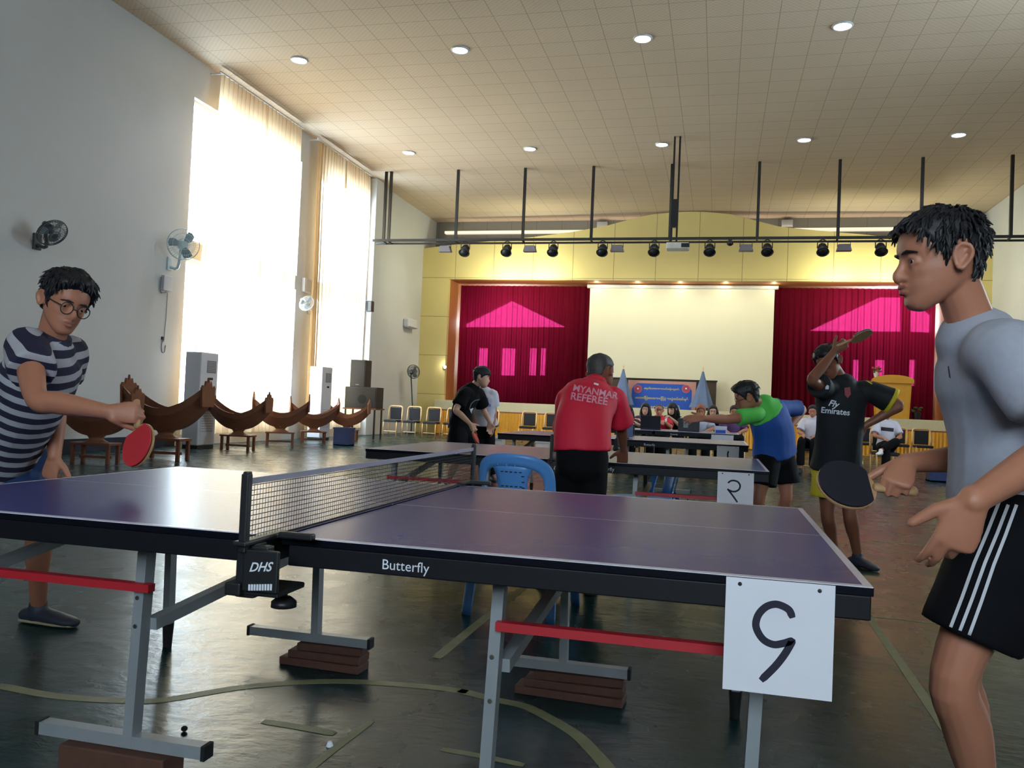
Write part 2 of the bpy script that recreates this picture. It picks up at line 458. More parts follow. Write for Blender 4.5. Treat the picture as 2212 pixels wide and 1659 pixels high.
# stage end of the hall
M['stage_white'] = mat('white_stage_lip', (214, 205, 170), .5, var=.05)
arch = [(XL, 6.7), (-8.4, 6.84), (-5.55, 7.09), (-4.2, 7.25), (-3.0, 7.45), (-2.2, 7.66), (-1.4, 7.84), (-.7, 7.9), (-.13, 7.92), (.45, 7.9), (1.2, 7.82), (2.0, 7.6), (2.8, 7.38), (4.0, 7.24), (5.2, 7.12), (7.6, 6.86), (XR, 6.7)]
M['reveal'] = mat('orange_brown_reveal', (176, 112, 62), .6)
OX0, OX1, OZ = -8.58, 7.96, 5.58
struct(wall_holes('wall_stage', [(XR, 0), (XL, 0)]+arch, [rect(OX0, .6, OX1, OZ)], (0, YS+.2, 0), (1, 0, 0), (0, 0, 1), .2, M['yellow_panel']))
struct(MB().box((OX0-.05, YS+1.3, 3.2), (.1, 2.2, 4.8)).build('trim_3', M['reveal']))
struct(MB().box((OX1+.05, YS+1.3, 3.2), (.1, 2.2, 4.8)).build('trim_4', M['reveal']))
struct(MB().box(((OX0+OX1)/2, YS+1.32, OZ+.06), (OX1-OX0+.2, 2.2, .1)).build('trim_5', M['reveal']))
struct(MB().box(((XL+XR)/2, 28.35, 6.85), (XR-XL, .1, 2.3)).build('wall_upper', M['grey_panel']))
M['cove'] = mat('white_cove_ledge', (255, 240, 214), .5, emit=.75)
led = MB()
for a, b in ((-9.2, -3.5), (-3.0, -1.2), (1.9, 2.9), (3.35, 7.2)): led.box(((a+b)/2, 28.2, 7.52), (b-a, .2, .09))
struct(led.build('trim_6', M['cove']))
lamp('cove_light', 'AREA', (-.2, 28.05, 7.6), 18, (1, .88, .7), 17, .15, (0, -.3, 1))
pil = MB()
for x in (-3.25, 3.12): pil.box((x, 28.2, 7.3), (.36, .24, 1.1))
struct(pil.build('trim_7', M['wall']))
M['boards'] = mat('stage_boards', (120, 84, 56), .5, var=.2)
struct(MB().box(((OX0+OX1)/2, 28.0, 1.1), (OX1-OX0+.2, 3.0, .2)).build('floor_stage', M['boards']))
sf = struct(MB().box(((OX0+OX1)/2, 26.46, 1.035), (OX1-OX0+.3, .1, .33)).build('trim_8', M['stage_white'], bevel=.01))
M['redtrim'] = mat('red_brown_trim', (150, 74, 44), .5)
struct(MB().box(((OX0+OX1)/2, 26.45, .84), (OX1-OX0+.3, .13, .06)).build('trim_9', M['redtrim']))
struct(MB().box(((OX0+OX1)/2, 26.52, .4), (OX1-OX0+.3, .04, .8)).build('wall_stagefront', M['redtrim']))

# windows behind the stage curtains: a gabled light over three sashes each side
def q(px, py): p = atY(px, py, 29.4); return (p.x, p.z)
gab = [[q(985, 708), q(1228, 708), q(1105, 648)], [q(1742, 716), q(1948, 718), q(1948, 640), q(1900, 640)], [q(1966, 718), q(2060, 722), q(1966, 640)]]
gab += [rect(q(a, 812)[0], q(a, 812)[1], q(b, 812)[0], q(a, 750)[1]) for a, b in ((1030, 1052), (1080, 1112), (1140, 1158), (1164, 1178))]
gab += [rect(q(a, 835)[0], q(a, 835)[1], q(b, 835)[0], q(a, 775)[1]) for a, b in ((1840, 1856), (1888, 1912), (1962, 1978))]
struct(wall_holes('wall_back', rect(XL, 0, XR, 8), gab, (0, 29.6, 0), (1, 0, 0), (0, 0, 1), .2, M['wall']))
for lp in gab:
    wn += 1; b = MB(); k = len(lp)
    for i in range(k): b.bar((lp[i][0], 29.5, lp[i][1]), (lp[(i+1) % k][0], 29.5, lp[(i+1) % k][1]), .06, .06, (0, 1, 0))
    f = struct(b.build('window_%d' % wn, M['window_frame'])); MB().prism(lp, (0, 29.504, 0), (1, 0, 0), (0, 0, 1), .008).build('pane', M['glass'], f)

# ------------------------------------------------------------------ curtains
def pleats(o, x, prof, nrm, z1, z0, step, amp, rnd, dens=7, nz=24):
    """hanging cloth: prof(t in 0..1) gives (u0, u1) at height fraction t from the top"""
    o, x, nrm = V(o), V(x), V(nrm); vs, fs = [], []; rs = random.Random(rnd)
    u0, u1 = prof(0); n = int(abs(u1-u0)/step*dens); ph = [rs.uniform(-.6, .6) for _ in range(n//dens+3)]; am = [rs.uniform(.55, 1.35) for _ in range(n//dens+3)]
    for k in range(nz+1):
        t = k/nz; a, b = prof(t); z = z1+(z0-z1)*t
        for i in range(n+1):
            w = i/dens; j = int(w); e = w-j; p = ph[j]*(1-e)+ph[j+1]*e; m = am[j]*(1-e)+am[j+1]*e
            off = amp*m*(math.sin(2*PI*w+p+.35*math.sin(t*3+j*.2)))*(.55+.6*t)+amp*.9*noise.noise((w*.22, t*2.2, rnd))
            vs.append(o+x*(a+(b-a)*i/n)+nrm*off+V((0, 0, z)))
    for k in range(nz):
        for i in range(n): c = k*(n+1)+i; fs.append((c, c+1, c+n+2, c+n+1))
    mb = MB(); mb.add(vs, fs); return mb
def tall_curtain(name, y0, y1, flare, label, rnd, z0=.25):
    c = pleats((XL+.3, 0, 0), (0, 1, 0), lambda t: (y0-flare*t, y1), (1, 0, 0), 7.78, z0, .17, .07, rnd).build(name, M['cream_curtain'], smooth=True)
    tag(c, label, 'curtain', 'cream curtains on the left windows'); return c
tall_curtain('window_curtain', 13.56, 15.4, .75, 'wide cream curtain half nearest the camera, glaring white with daylight', 3)
tall_curtain('window_curtain', 15.35, 17.05, -.02, 'cream curtain half beside the first bare pillar, brown along its top', 5)
tall_curtain('window_curtain', 17.98, 19.6, -.02, 'narrow cream curtain half just past the first bare pillar', 8)
tall_curtain('window_curtain', 19.72, 21.36, .12, 'cream curtain half next to the small black wall speaker', 11)
for k, (a, b) in enumerate(((13.5, 17.12), (17.9, 21.4))):
    r = MB().tube([(XL+.3, a, 7.82), (XL+.3, b, 7.82)], .022); [r.bar((XL, y, 7.82), (XL+.3, y, 7.82), .03, .03) for y in (a+.1, (a+b)/2, b-.1)]
    tag(r.build('curtain_rail', M['white_metal']), ('white curtain rail above the wider pair of cream curtains', 'white curtain rail above the narrower pair of cream curtains')[k], 'curtain rail')
for nm, a, b, lb, rn in (('stage_curtain', OX0+.08, -3.4, 'dark red velvet stage curtain left of the white screen, lit pink', 21), ('stage_curtain', 2.78, OX1-.08, 'dark red velvet stage curtain right of the white screen', 34)):
    c = pleats((0, 28.25, 0), (1, 0, 0), lambda t, a=a, b=b: (a, b), (0, -1, 0), OZ-.05, 1.2, .2, .06, rn, 8).build(nm, M['red_curtain'], smooth=True); tag(c, lb, 'curtain', 'red stage curtains')
M['gold_cloth'] = mat('golden_satin', (226, 160, 38), .35, var=.15)
sk = pleats((0, 26.37, 0), (1, 0, 0), lambda t: (OX0-.1, OX1+.1), (0, -1, 0), .83, .02, .11, .018, 40, 6, 8).build('stage_skirt', M['gold_cloth'], smooth=True)
tag(sk, 'golden pleated cloth skirt along the whole stage front', 'cloth skirt')

# ------------------------------------------------------------------ ceiling downlights
M['lamp_glow'] = mat('led_disc', (225, 235, 255), .4, emit=40)
ords = ('first', 'second', 'third', 'fourth', 'fifth')
dl = None
for row, (y, xs, e) in enumerate(((13.45, (-7.47, -4.05, -.54, 2.91), 150), (19.7, (-7.47, -4.05, -.59, 2.87, 6.33), 120))):
    for k, x in enumerate(xs):
        lb = 'round white ceiling downlight, %s from the curtains in the row %s' % (ords[k], ('nearer the camera', 'nearer the black truss')[row])
        if dl is None:
            dl = thing('ceiling_downlight', lb, 'ceiling light', (x, y, ZC), 'recessed ceiling downlights')
            MB().ring((0, 0, -.012), (0, 0, 1), .16, .022, 24).build('trim_ring', M['white_metal'], dl, True)
            MB().limb([(0, 0, -.02), (0, 0, -.002)], [.145, .15], 24, None, 1, (True, True)).build('lens', M['lamp_glow'], dl); o = dl
        else: o = dup(dl, (x, y, ZC), None, lb)
        lamp('downlight_beam', 'SPOT', (x, y, ZC-.05), e, (.86, .92, 1), .14, aim=(0, 0, -1), spot_size=2.5, spot_blend=.8)
# ------------------------------------------------------------------ table tennis tables
def table_mat():
    t = NT('blue_table_top'); sx = t.node('ShaderNodeSeparateXYZ'); t.link(t.coord(), sx.inputs[0]); X, Y = sx.outputs[0], sx.outputs[1]
    ax = t.math('ABSOLUTE', X)
    f = t.math('GREATER_THAN', ax, 1.35)
    f = t.math('MAXIMUM', f, t.math('LESS_THAN', Y, .02)); f = t.math('MAXIMUM', f, t.math('GREATER_THAN', Y, 1.505))
    f = t.math('MAXIMUM', f, t.math('LESS_THAN', t.math('ABSOLUTE', t.math('SUBTRACT', Y, .7625)), .0017))
    n = t.noise(4, 4); c = t.mix(f, t.mix(n, lin((40, 44, 116)), lin((48, 52, 132))), lin((205, 200, 215)))
    gn = t.node('ShaderNodeNewGeometry'); sn = t.node('ShaderNodeSeparateXYZ'); t.link(gn.outputs['Normal'], sn.inputs[0])
    c = t.mix(t.math('GREATER_THAN', sn.outputs[2], .35), lin((14, 15, 24)), c)      # dark edging round the painted top
    d = t.node('ShaderNodeBsdfDiffuse'); t.link(c, d.inputs[0]); g = t.node('ShaderNodeBsdfGlossy'); g.inputs['Roughness'].default_value = .27
    fr = t.node('ShaderNodeFresnel'); fr.inputs[0].default_value = 1.42; mx = t.node('ShaderNodeMixShader'); t.link(t.math('MULTIPLY', fr.outputs[0], .62), mx.inputs[0])
    t.link(d.outputs[0], mx.inputs[1]); t.link(g.outputs[0], mx.inputs[2]); t.link(mx.outputs[0], t.out.inputs[0])
    return t.m
M['table'] = table_mat()
M['apron'] = mat('black_table_frame', (11, 12, 20), .55, spec=.3)
M['red_bar'] = mat('red_steel_bar', (178, 30, 42), .5)
M['leg'] = mat('grey_table_leg', (150, 154, 158), .45, .25)
M['rubber'] = mat('black_rubber', (18, 18, 20), .8)

def make_table(label, loc):
    r = thing('table_tennis_table', label, 'table', loc, 'table tennis tables')
    for a, b in ((-1.37, -.006), (.006, 1.37)):
        MB().box(((a+b)/2, .7625, .75), (b-a, 1.525, .02)).build('tabletop', M['table'], r, bevel=.002)
        f = MB()
        u, w = (a+.004, b-.02) if a < 0 else (a+.02, b-.004)
        for y in (.012, 1.513): f.box(((u+w)/2, y, .7145), (w-u, .02, .051))
        for x in (u+.01, w-.01): f.box((x, .7625, .7145), (.02, 1.48, .051))
        ap = f.build('apron', M['apron'], r, bevel=.003)
    text_on('lettering', 'Butterfly', (.335, .0005, .7135), (1, 0, 0), (0, 0, 1), .118, M['white_ink'], r)
    # four leg frames: (x, near foot, far foot)
    for x, inner in ((-1.24, 0), (-.54, 1), (.5, 1), (1.14, 0)):
        for y in (.2, 1.33):
            zb = .1 if inner else .1
            MB().bar((x, y, zb), (x+(.02 if y < .5 else -.01), y-(.0 if y < .5 else 0), .69), .042, .03, (1, 0, 0)).build('leg', M['leg'], r)
            if inner:
                c = -.03 if x < 0 else -.02
                fb = MB().bar((x+c-.27, y, .115), (x+c+.27, y, .115), .04, .035, (0, 0, 1)).build('foot_bar', M['leg'], r)
                for e in (-.272, .272): MB().box((x+c+e, y, .115), (.012, .044, .04)).build('end_cap', M['rubber'], fb)
            else:
                MB().limb([(x, y, .0), (x, y, .1)], [.018, .024], 12, None, 1, (True, True)).build('foot', M['rubber'], r)
        z0, z1 = (.44, .52) if inner else (.5, .66)
        MB().bar((x+.03, .22, z0), (x+.03, 1.31, z1), .034, .034, (0, 0, 1)).build('strut', M['leg'], r)
    for a, b in ((-1.26, -.48), (.52, 1.16)):
        MB().bar((a, .172, .553), (b, .172, .553), .03, .022, (0, 0, 1)).build('tie_bar', M['red_bar'], r)
    for x, z in ((-.535, .44), (.505, .47), (.505, .36), (-.533, .52)):
        MB().limb([(x+.004, .182, z), (x+.004, .176, z)], [.008, .006], 10, None, 1, (True, True)).build('bolt', M['chrome'], r)
    return r
t1 = make_table('blue table tennis table nearest the camera, its black apron carrying white lettering', (0, 0, 0))
t2 = dup(t1, (0, 3.65, 0), 0, 'blue table tennis table the man in the red shirt leans on')
t3 = dup(t1, (.0, 7.32, .03), 0, 'table tennis table beyond the one the red shirted man leans on')
t4 = dup(t1, (.02, 12.2, .03), 0, 'farthest table tennis table, in front of the seated officials')

M['net'] = mat('black_net_cord', (20, 20, 24), .8)
M['tape'] = mat('white_net_tape', (172, 168, 184), .7)
def make_net(label, loc):
    r = thing('table_tennis_net', label, 'net', loc, 'table tennis nets')
    y0, y1, zt, zb = -.1525, 1.6775, .9125, .768
    n = MB()
    for k in range(12):
        z = zb+(zt-.016-zb)*k/11; n.bar((0, y0, z), (0, y1, z), .0016, .0016)
    for k in range(141):
        y = y0+(y1-y0)*k/140; n.bar((0, y, zb), (0, y, zt-.01), .0009, .0009, (1, 0, 0))
    n.bar((0, y0, zb-.002), (0, y1, zb-.002), .003, .005)
    n.build('netting', M['net'], r)
    MB().box((0, (y0+y1)/2, zt-.006), (.004, y1-y0, .014)).build('top_tape', M['tape'], r)
    for y, sg in ((y0, 1), (y1, -1)):
        p = MB().box((0, y-.008*sg, .835), (.019, .02, .18)).box((0, y-.006*sg, .924), (.015, .018, .012)).build('post', M['black_metal'], r, bevel=.003)
        c = MB()
        c.box((0, y+.07*sg, .767), (.035, .2, .012)).box((-.004, y+.035*sg, .7), (.05, .05, .125)).box((.07, y+.11*sg, .772), (.09, .022, .016))
        c.box((.04, y+.07*sg, .652), (.09, .13, .014)).box((-.022, y+.01*sg, .66), (.04, .045, .03)).box((.03, y+.02*sg, .71), (.05, .03, .1))
        cl = c.build('clamp', M['black_metal'], r, bevel=.004)
        MB().limb([(.055, y+.09*sg, .65), (.055, y+.09*sg, .625)], [.008, .008], 10).limb([(.055, y+.09*sg, .63), (.055, y+.09*sg, .618), (.055, y+.09*sg, .606)], [.016, .03, .03], 18, None, 1, (True, True)).build('clamp_screw', M['black_plastic'], r, True)
        if sg > 0:
            MB().box((.045, y-.004, .706), (.088, .012, .095)).build('badge', M['black_plastic'], r, bevel=.003)
            text_on('lettering', 'DHS', (.049, y-.0102, .716), (1, 0, .1), (0, 0, 1), .06, M['white_ink'], r, shear=.35, bold=.02)
            s = MB()
            for k in range(9): s.box((.021+.0068*k, y-.0108, .668+.0007*k), (.0048, .001, .014))
            s.build('emblem', M['white_ink'], r)
    return r
n1 = make_net('dark net with pale top tape clamped on the nearest table', (0, 0, 0))
dup(n1, (0, 3.65, 0), 0, 'dark net on the table the red shirted man leans on')
dup(n1, (0, 7.32, .03), 0, 'dark net on the table beyond the red shirted man')

# number cards hung from the table edges
def number_card(label, x0, x1, z0, z1, y, digit, w):
    r = thing('number_card', label, 'number card', ((x0+x1)/2, y-.004, z0), 'white number cards on the tables', world=True)
    MB().box(((x0+x1)/2, y-.004, (z0+z1)/2), (x1-x0, .003, z1-z0)).build('card', M['paper'], r)
    W, H = x1-x0, z1-z0; o = (x0, y-.0057, z1)
    MB().stroke([(u*W, -v*H) for u, v in digit], o, (1, 0, 0), (0, 0, 1), w, .0006).build('numeral', M['ink'], r)
    for u in (.13, .86):
        MB().limb([(x0+u*W, y-.0055, z1-.055*H), (x0+u*W, y-.008, z1-.055*H)], [.0045, .003], 10).build('pin', M['black_metal'], r)
    return r
FIVE = [(.615, .29), (.59, .245), (.53, .215), (.46, .205), (.38, .235), (.315, .305), (.29, .39), (.31, .46), (.37, .53), (.46, .56), (.55, .54), (.615, .515), (.62, .53), (.56, .64), (.48, .75), (.37, .87)]
TWO = [(.3, .34), (.37, .28), (.46, .265), (.56, .3), (.625, .4), (.61, .52), (.53, .6), (.43, .62), (.33, .585), (.29, .56), (.31, .58), (.42, .73), (.56, .94)]
ONE = [(.52, .36), (.5, .5), (.5, .62), (.51, .8)]
a, b = atY(1569, 1246, -.006), atY(1797, 1516, -.006)
number_card('white card with a handwritten dark numeral five on the nearest table', a.x, b.x, b.z, .757, 0, FIVE, .0155)
a, b = atY(1551, 1014, 3.645), atY(1627, 1080, 3.645)
number_card('white card with a dark hooked numeral two on the second table', a.x, b.x, b.z-.03, .742, 3.65, TWO, .011)
a, b = atY(1549, 958, 7.31), atY(1596, 985, 7.31)
number_card('white card with a dark upright stroke on the third table', a.x, b.x, b.z-.06, .772, 7.32, ONE, .016)
a, b = atY(1537, 934, 12.19), atY(1584, 960, 12.19)
number_card('plain white card hung on the farthest table', a.x, b.x, b.z-.05, .772, 12.2, ONE, .004)

# blocks of wood under the feet of the nearest table
M['old_wood'] = mat('old_brown_wood', (86, 54, 42), .8, var=.3, scale=20)
def planks(x, y, n, L, dz, label, rz):
    for k in range(n):
        r = MB().box((0, 0, dz/2), (L-.04*k, .1, dz)).build('wood_block', M['old_wood'], bevel=.004)
        r.location = (x+.015*k, y+.01*k, k*dz+.0005); r.rotation_euler = (0, 0, rz+.05*k); tag(r, label[k], 'wood block', 'wood blocks under the table feet')
planks(-.5, 1.33, 3, .36, .031, ['lowest brown wood block under the foot bar behind the net', 'middle brown wood block under the foot bar behind the net', 'top brown wood block touching the foot bar behind the net'], -.05)
planks(.53, 1.33, 3, .42, .031, ['lowest brown wood block under the foot bar below the white numeral card table half', 'middle brown wood block of the stack beyond the grey leg and red bar', 'top brown wood block of the stack beyond the grey leg and red bar'], -.06)
for k, (x, lb) in enumerate(((-.57, 'dark wood block under the near foot bar at the lower left'), (.52, 'dark wood block under the near foot bar below the lettering'))):
    r = MB().box((0, 0, .047), (.34, .1, .093)).build('wood_block', M['old_wood'], bevel=.005); r.location = (x, .2, .0005); tag(r, lb, 'wood block', 'wood blocks under the table feet')
p = atZ(712, 1612, 0); r = MB().limb([(0, 0, .001), (0, 0, .008)], [.012, .009], 12).build('paper_scrap', M['paper'], None, True); r.location = p; tag(r, 'small white scrap lying on the dark floor near the yellow line', 'scrap')
p = atZ(398, 1580, 0); r = MB().ball((0, 0, .009), (.011, .011, .009), 10).build('rubber_scrap', M['rubber'], None, True); r.location = p; tag(r, 'small black scrap on the bright patch of floor', 'scrap')

# ------------------------------------------------------------------ plastic chairs
M['blue_plastic'] = mat('light_blue_plastic', (84, 140, 206), .35, var=.05)
def make_plastic_chair(label, loc, rz):
    """back towards -y; seat faces +y"""
    r = thing('plastic_chair', label, 'chair', loc, 'light blue plastic chairs', rz)
    def cv(u, z): return V((u, -.2-.1*(z-.42)/.44+.07*(u/.2)**2, z))
    def shell(mb, rows, t=.012):
        vs, fs = [], []; k = len(rows[0])
        for row in rows:
            for (u, z) in row: p = cv(u, z); vs += [p, p+V((0, -t, 0))]
        for i in range(len(rows)-1):
            for j in range(k-1):
                A = (i*k+j)*2; B = A+2; C = A+2*k; D = C+2
                fs += [(A, B, D, C), (A+1, C+1, D+1, B+1)]
                if i == 0: fs.append((A, A+1, B+1, B))
                if i == len(rows)-2: fs.append((C, D, D+1, C+1))
            A = i*k*2; C = A+2*k; fs.append((A, C, C+1, A+1)); A += 2*(k-1); C += 2*(k-1); fs.append((A, A+1, C+1, C))
        return mb.add(vs, fs)
    rows = []
    for i in range(33):
        a = PI*i/32; c, q = -math.cos(a), math.sin(a)**.5
        o = V((.212*math.copysign(abs(c)**.8, c), .66+.2*q)) if 0 else (.212*math.copysign(abs(c)**.75, c), .66+.2*q); n = (.163*math.copysign(abs(c)**.75, c), .66+.135*q)
        rows.append([(o[0]*(1-f)+n[0]*f, o[1]*(1-f)+n[1]*f) for f in (0, .33, .66, 1)])
    lo = [[(x*w, z) for x in (.212, .195, .179, .163)] for w, z in ((1.04, .43), (1.01, .55), (1, .66))]
    shell(MB(), [[(-u, z) for u, z in row] for row in lo[:2]]+rows+[row for row in reversed(lo[:2])]).build('back_hoop', M['blue_plastic'], r, True)
    shell(MB(), [[(u*w, z) for u in (-1, -.6, -.2, .2, .6, 1)] for w, z in ((.07, .43), (.072, .55), (.076, .65), (.084, .73), (.1, .775), (.125, .805))]).build('splat', M['blue_plastic'], r, True)
    for k in range(16):
        if k < 5: u, z = -.05+.025*k, .765
        elif k < 10: u, z = -.05+.025*(k-5), .69
        else: u, z = .062, .745-.03*(k-10)
        p = cv(u, z); MB().box(p-V((0, .0125, 0)), (.015, .003, .006)).build('slot', M['black_plastic'], r)
    for s in (-1, 1):
        MB().limb([cv(.2*s, .5), (.21*s, -.19, .42), (.22*s, -.22, .2), (.23*s, -.25, .0)], [(.026, .014), (.032, .016), (.028, .015), (.026, .014)], 10, (1, 0, 0), 3, (True, True)).build('rear_leg', M['blue_plastic'], r, True)
        MB().limb([(.2*s, .2, .42), (.215*s, .235, .2), (.225*s, .26, 0)], [(.032, .016), (.028, .015), (.026, .014)], 10, (1, 0, 0), 3, (True, True)).build('front_leg', M['blue_plastic'], r, True)
    MB().box((0, 0, .42), (.42, .44, .016)).build('seat', M['blue_plastic'], r, bevel=.02)
    MB().box((0, .21, .4), (.4, .014, .05)).build('front_rail', M['blue_plastic'], r, bevel=.005)
    return r
ac = make_plastic_chair('light blue plastic chair right behind the nearest table, back to camera', (.05, 2.6, 0), -.1)
c2 = dup(ac, (.46, 5.55, 0), 2.2, 'light blue plastic chair past the legs of the red shirted man'); c2.scale = (1, 1, .84)

# ------------------------------------------------------------------ banquet chairs along the stage
M['black_fabric'] = mat('black_chair_fabric', (34, 34, 40), .85)
def make_banquet(label, loc, rz=0):
    """seat faces -y, towards the hall"""
    r = thing('banquet_chair', label, 'chair', loc, 'banquet chairs along the stage', rz)
    for s in (-1, 1):
        MB().tube([(.215*s, -.21, 0), (.215*s, -.2, .42), (.2*s, -.16, .45)], .016, 8).build('leg', M['gold'], r, True)
        MB().tube([(.215*s, .25, 0), (.21*s, .2, .45)], .016, 8).build('leg', M['gold'], r, True)
    MB().tube([(-.225, .2, .45), (-.225, .25, .84), (-.19, .265, .92), (-.13, .27, .935), (.13, .27, .935), (.19, .265, .92), (.225, .25, .84), (.225, .2, .45)], .022, 8, 2).build('back_frame', M['gold'], r, True)
    MB().box((0, .247, .7), (.36, .035, .37)).build('backrest', M['black_fabric'], r, bevel=.015)
    MB().box((0, 0, .465), (.42, .43, .07)).build('seat', M['black_fabric'], r, bevel=.02)
    MB().tube([(-.215, -.19, .15), (.215, -.19, .15)], .01, 6).build('stretcher', M['gold'], r)
    return r
bc = None; YC = 22.8
for k, (px, lb) in enumerate(((848, 'black and gold banquet chair nearest the loudspeakers'), (889, 'second banquet chair from the loudspeakers along the stage'), (932, 'third banquet chair from the loudspeakers along the stage'), (976, 'fourth banquet chair, partly hidden by the player in black'), (1058, 'banquet chair peeking out behind the person in the white shirt'), (1140, 'banquet chair above the left end of the third table'), (1190, 'banquet chair just left of the man in the red shirt'), (1662, 'banquet chair seen past the player in blue and green'), (1868, 'black banquet chair behind the hip of the player in the dark jersey'), (1945, 'banquet chair right of the seated person in the white tee'), (1996, 'banquet chair partly hidden behind the player in grey'))):
    x = atY(px, 905, YC).x
    if bc is None: bc = make_banquet(lb, (x, YC, 0))
    else: dup(bc, (x, YC, 0), 0, lb)

# ------------------------------------------------------------------ wooden boat shaped instruments on stands along the left wall
M['teak'] = mat('dark_teak', (118, 70, 46), .55, var=.25, scale=12)
M['stand_wood'] = mat('reddish_stand_wood', (112, 62, 40), .55, var=.2, scale=12)
def make_boat(label, loc, rz, L=1.2, k1=1.0):
    r = thing('boat_xylophone', label, 'xylophone', loc, 'boat shaped wooden xylophones', rz)
    n = 22; vs, fs = [], []; W = .23
    def prof(t):
        s = abs(t)
        return .72+.30*s**1.9*(1.0 if t > 0 else k1), .40+.36*s**2.2, W*(1-.3*s**2)
    def sec(t, io):
        top, bot, w = prof(t); m = .022*io
        return [(-w+m, top), (-w*.92+m, (top*2+bot)/3), (-w*.45+m*.4, bot+m), (w*.45-m*.4, bot+m), (w*.92-m, (top*2+bot)/3), (w-m, top)]
    S = []
    for i in range(n+1):
        t = -1+2*i/n; o = sec(t, 0); q = sec(t, 1); x = t*L/2*(1+.0*t)
        S.append([(x, a, b) for a, b in o]+[(x, a, b) for a, b in reversed(q)])
    k = 12; mb = MB()
    for s in S: vs += s
    for i in range(n):
        for j in range(k): fs.append((i*k+j, i*k+(j+1) % k, (i+1)*k+(j+1) % k, (i+1)*k+j))
    fs += [tuple(range(k)), tuple(range(n*k, n*k+k))]
    mb.add(vs, fs).build('hull', M['teak'], r)
    for t in (-1, 1):
        top, bot, w = prof(t); x = t*L/2
        e = MB().prism([(-w, bot), (w, bot), (w*1.15, top), (w*.95, top+.04), (w*.6, top+.02), (w*.45, top+.1), (w*.12, top+.07), (0, top+.15), (-w*.12, top+.07), (-w*.45, top+.1), (-w*.6, top+.02), (-w*.95, top+.04), (-w*1.15, top)], (x-.015, 0, 0), (0, 1, 0), (0, 0, 1), .03)
        e.build('carved_end', M['teak'], r)
    MB().limb([(0, 0, .3), (0, 0, .36), (0, 0, .43)], [(.2, .14), (.1, .09), (.16, .12)], 12, (1, 0, 0), 3, (True, True)).build('pedestal', M['teak'], r, True)
    MB().box((0, 0, .285), (.62, .34, .035)).build('stand_top', M['stand_wood'], r, bevel=.005)
    for x in (-.27, .27):
        for y in (-.13, .13): MB().bar((x, y, 0), (x, y, .27), .045, .045).build('leg', M['stand_wood'], r)
    MB().box((0, 0, .09), (.5, .03, .04)).build('rail', M['stand_wood'], r)
    return r
b0 = None
for k, (px, py, rz, sc, lb) in enumerate(((205, 1000, .15, 1.0, 'dark boat shaped xylophone half hidden behind the striped player\'s arm'), (355, 992, .1, 1.15, 'boat shaped xylophone beyond the red bat, beside the first air conditioner'), (513, 972, .12, 1.0, 'boat shaped xylophone just right of the first air conditioner, against the glare'), (604, 962, .45, 1.0, 'boat shaped xylophone in front of the bare pillar'), (676, 957, .6, .95, 'boat shaped xylophone left of the second air conditioner'), (748, 951, .2, .95, 'boat shaped xylophone nearest the loudspeaker table'))):
    p = atZ(px, py, 0)
    if b0 is None: b0 = make_boat(lb, p, rz); o = b0
    else: o = dup(b0, p, rz, lb)
    o.scale = (sc, sc, sc)
M['blue_crate'] = mat('dark_blue_plastic', (28, 46, 96), .5)
def crate(name, label, c, size, m, group=None):
    r = thing(name, label, 'crate' if 'crate' in name else 'box', c, group)
    x, y, z = size; b = MB()
    b.box((0, 0, .012), (x, y, .024))
    for s in (-1, 1): b.box((s*(x/2-.01), 0, z/2), (.02, y, z)); b.box((0, s*(y/2-.01), z/2), (x-.04, .02, z))
    b.build('body', m, r); rim = MB()
    for s in (-1, 1): rim.box((s*x/2, 0, z-.02), (.03, y+.03, .04)); rim.box((0, s*y/2, z-.02), (x-.03, .03, .04))
    rim.build('rim', m, r); return r
crate('plastic_crate', 'dark blue plastic crate below the xylophone by the loudspeakers', atZ(742, 962, 0), (.38, .34, .42), M['blue_crate'])
crate('plastic_crate', 'dark blue plastic crate on the floor beside the grey shirted player', atZ(2026, 1040, 0), (.36, .36, .3), M['blue_crate'])
M['white_tub'] = mat('white_plastic_tub', (206, 200, 204), .5)
for px, py, s, lb in ((1072, 985, (.3, .3, .42), 'white plastic box by the left end of the third table'), (1172, 985, (.3, .25, .34), 'white box below the third table, left of the red shirted man')):
    crate('storage_box', lb, atZ(px, py, 0), s, M['white_tub'])

# ------------------------------------------------------------------ floor standing air conditioners
M['ac_white'] = mat('white_appliance', (206, 206, 214), .4, var=.03)
def make_ac(label, p):
    r = thing('floor_air_conditioner', label, 'air conditioner', (p[0], p[1], 0), 'floor standing air conditioners')
    MB().box((0, 0, .98), (.36, .58, 1.84)).build('casing', M['ac_white'], r, bevel=.02)
    MB().box((0, 0, .03), (.34, .54, .06)).build('plinth', M['black_plastic'], r)
    g = MB().box((.182, 0.06, 1.62), (.008, .3, .24)).build('outlet_panel', M['grey_metal'], r)
    s = MB()
    for k in range(7): s.box((.188, .06, 1.53+.03*k), (.006, .28, .006))
    s.build('louvre', M['ac_white'], g)
    MB().box((.183, 0, .6), (.006, .46, .7)).build('front_panel', M['ac_white'], r, bevel=.003)
    s = MB()
    for k in range(10): s.box((.188, 0, .34+.05*k), (.004, .4, .008))
    s.build('intake_slats', M['grey_metal'], r)
    MB().box((.183, .06, 1.38), (.006, .12, .05)).build('display', M['black_plastic'], r); return r
a1 = make_ac('tall white air conditioner at the near edge of the glaring curtain', tuple(atX(432, 870, -9.0).xy)+(0,)); dup(a1, tuple(atX(691, 870, -9.05).xy)+(0,), 0, 'tall white air conditioner in front of the second curtain pair')
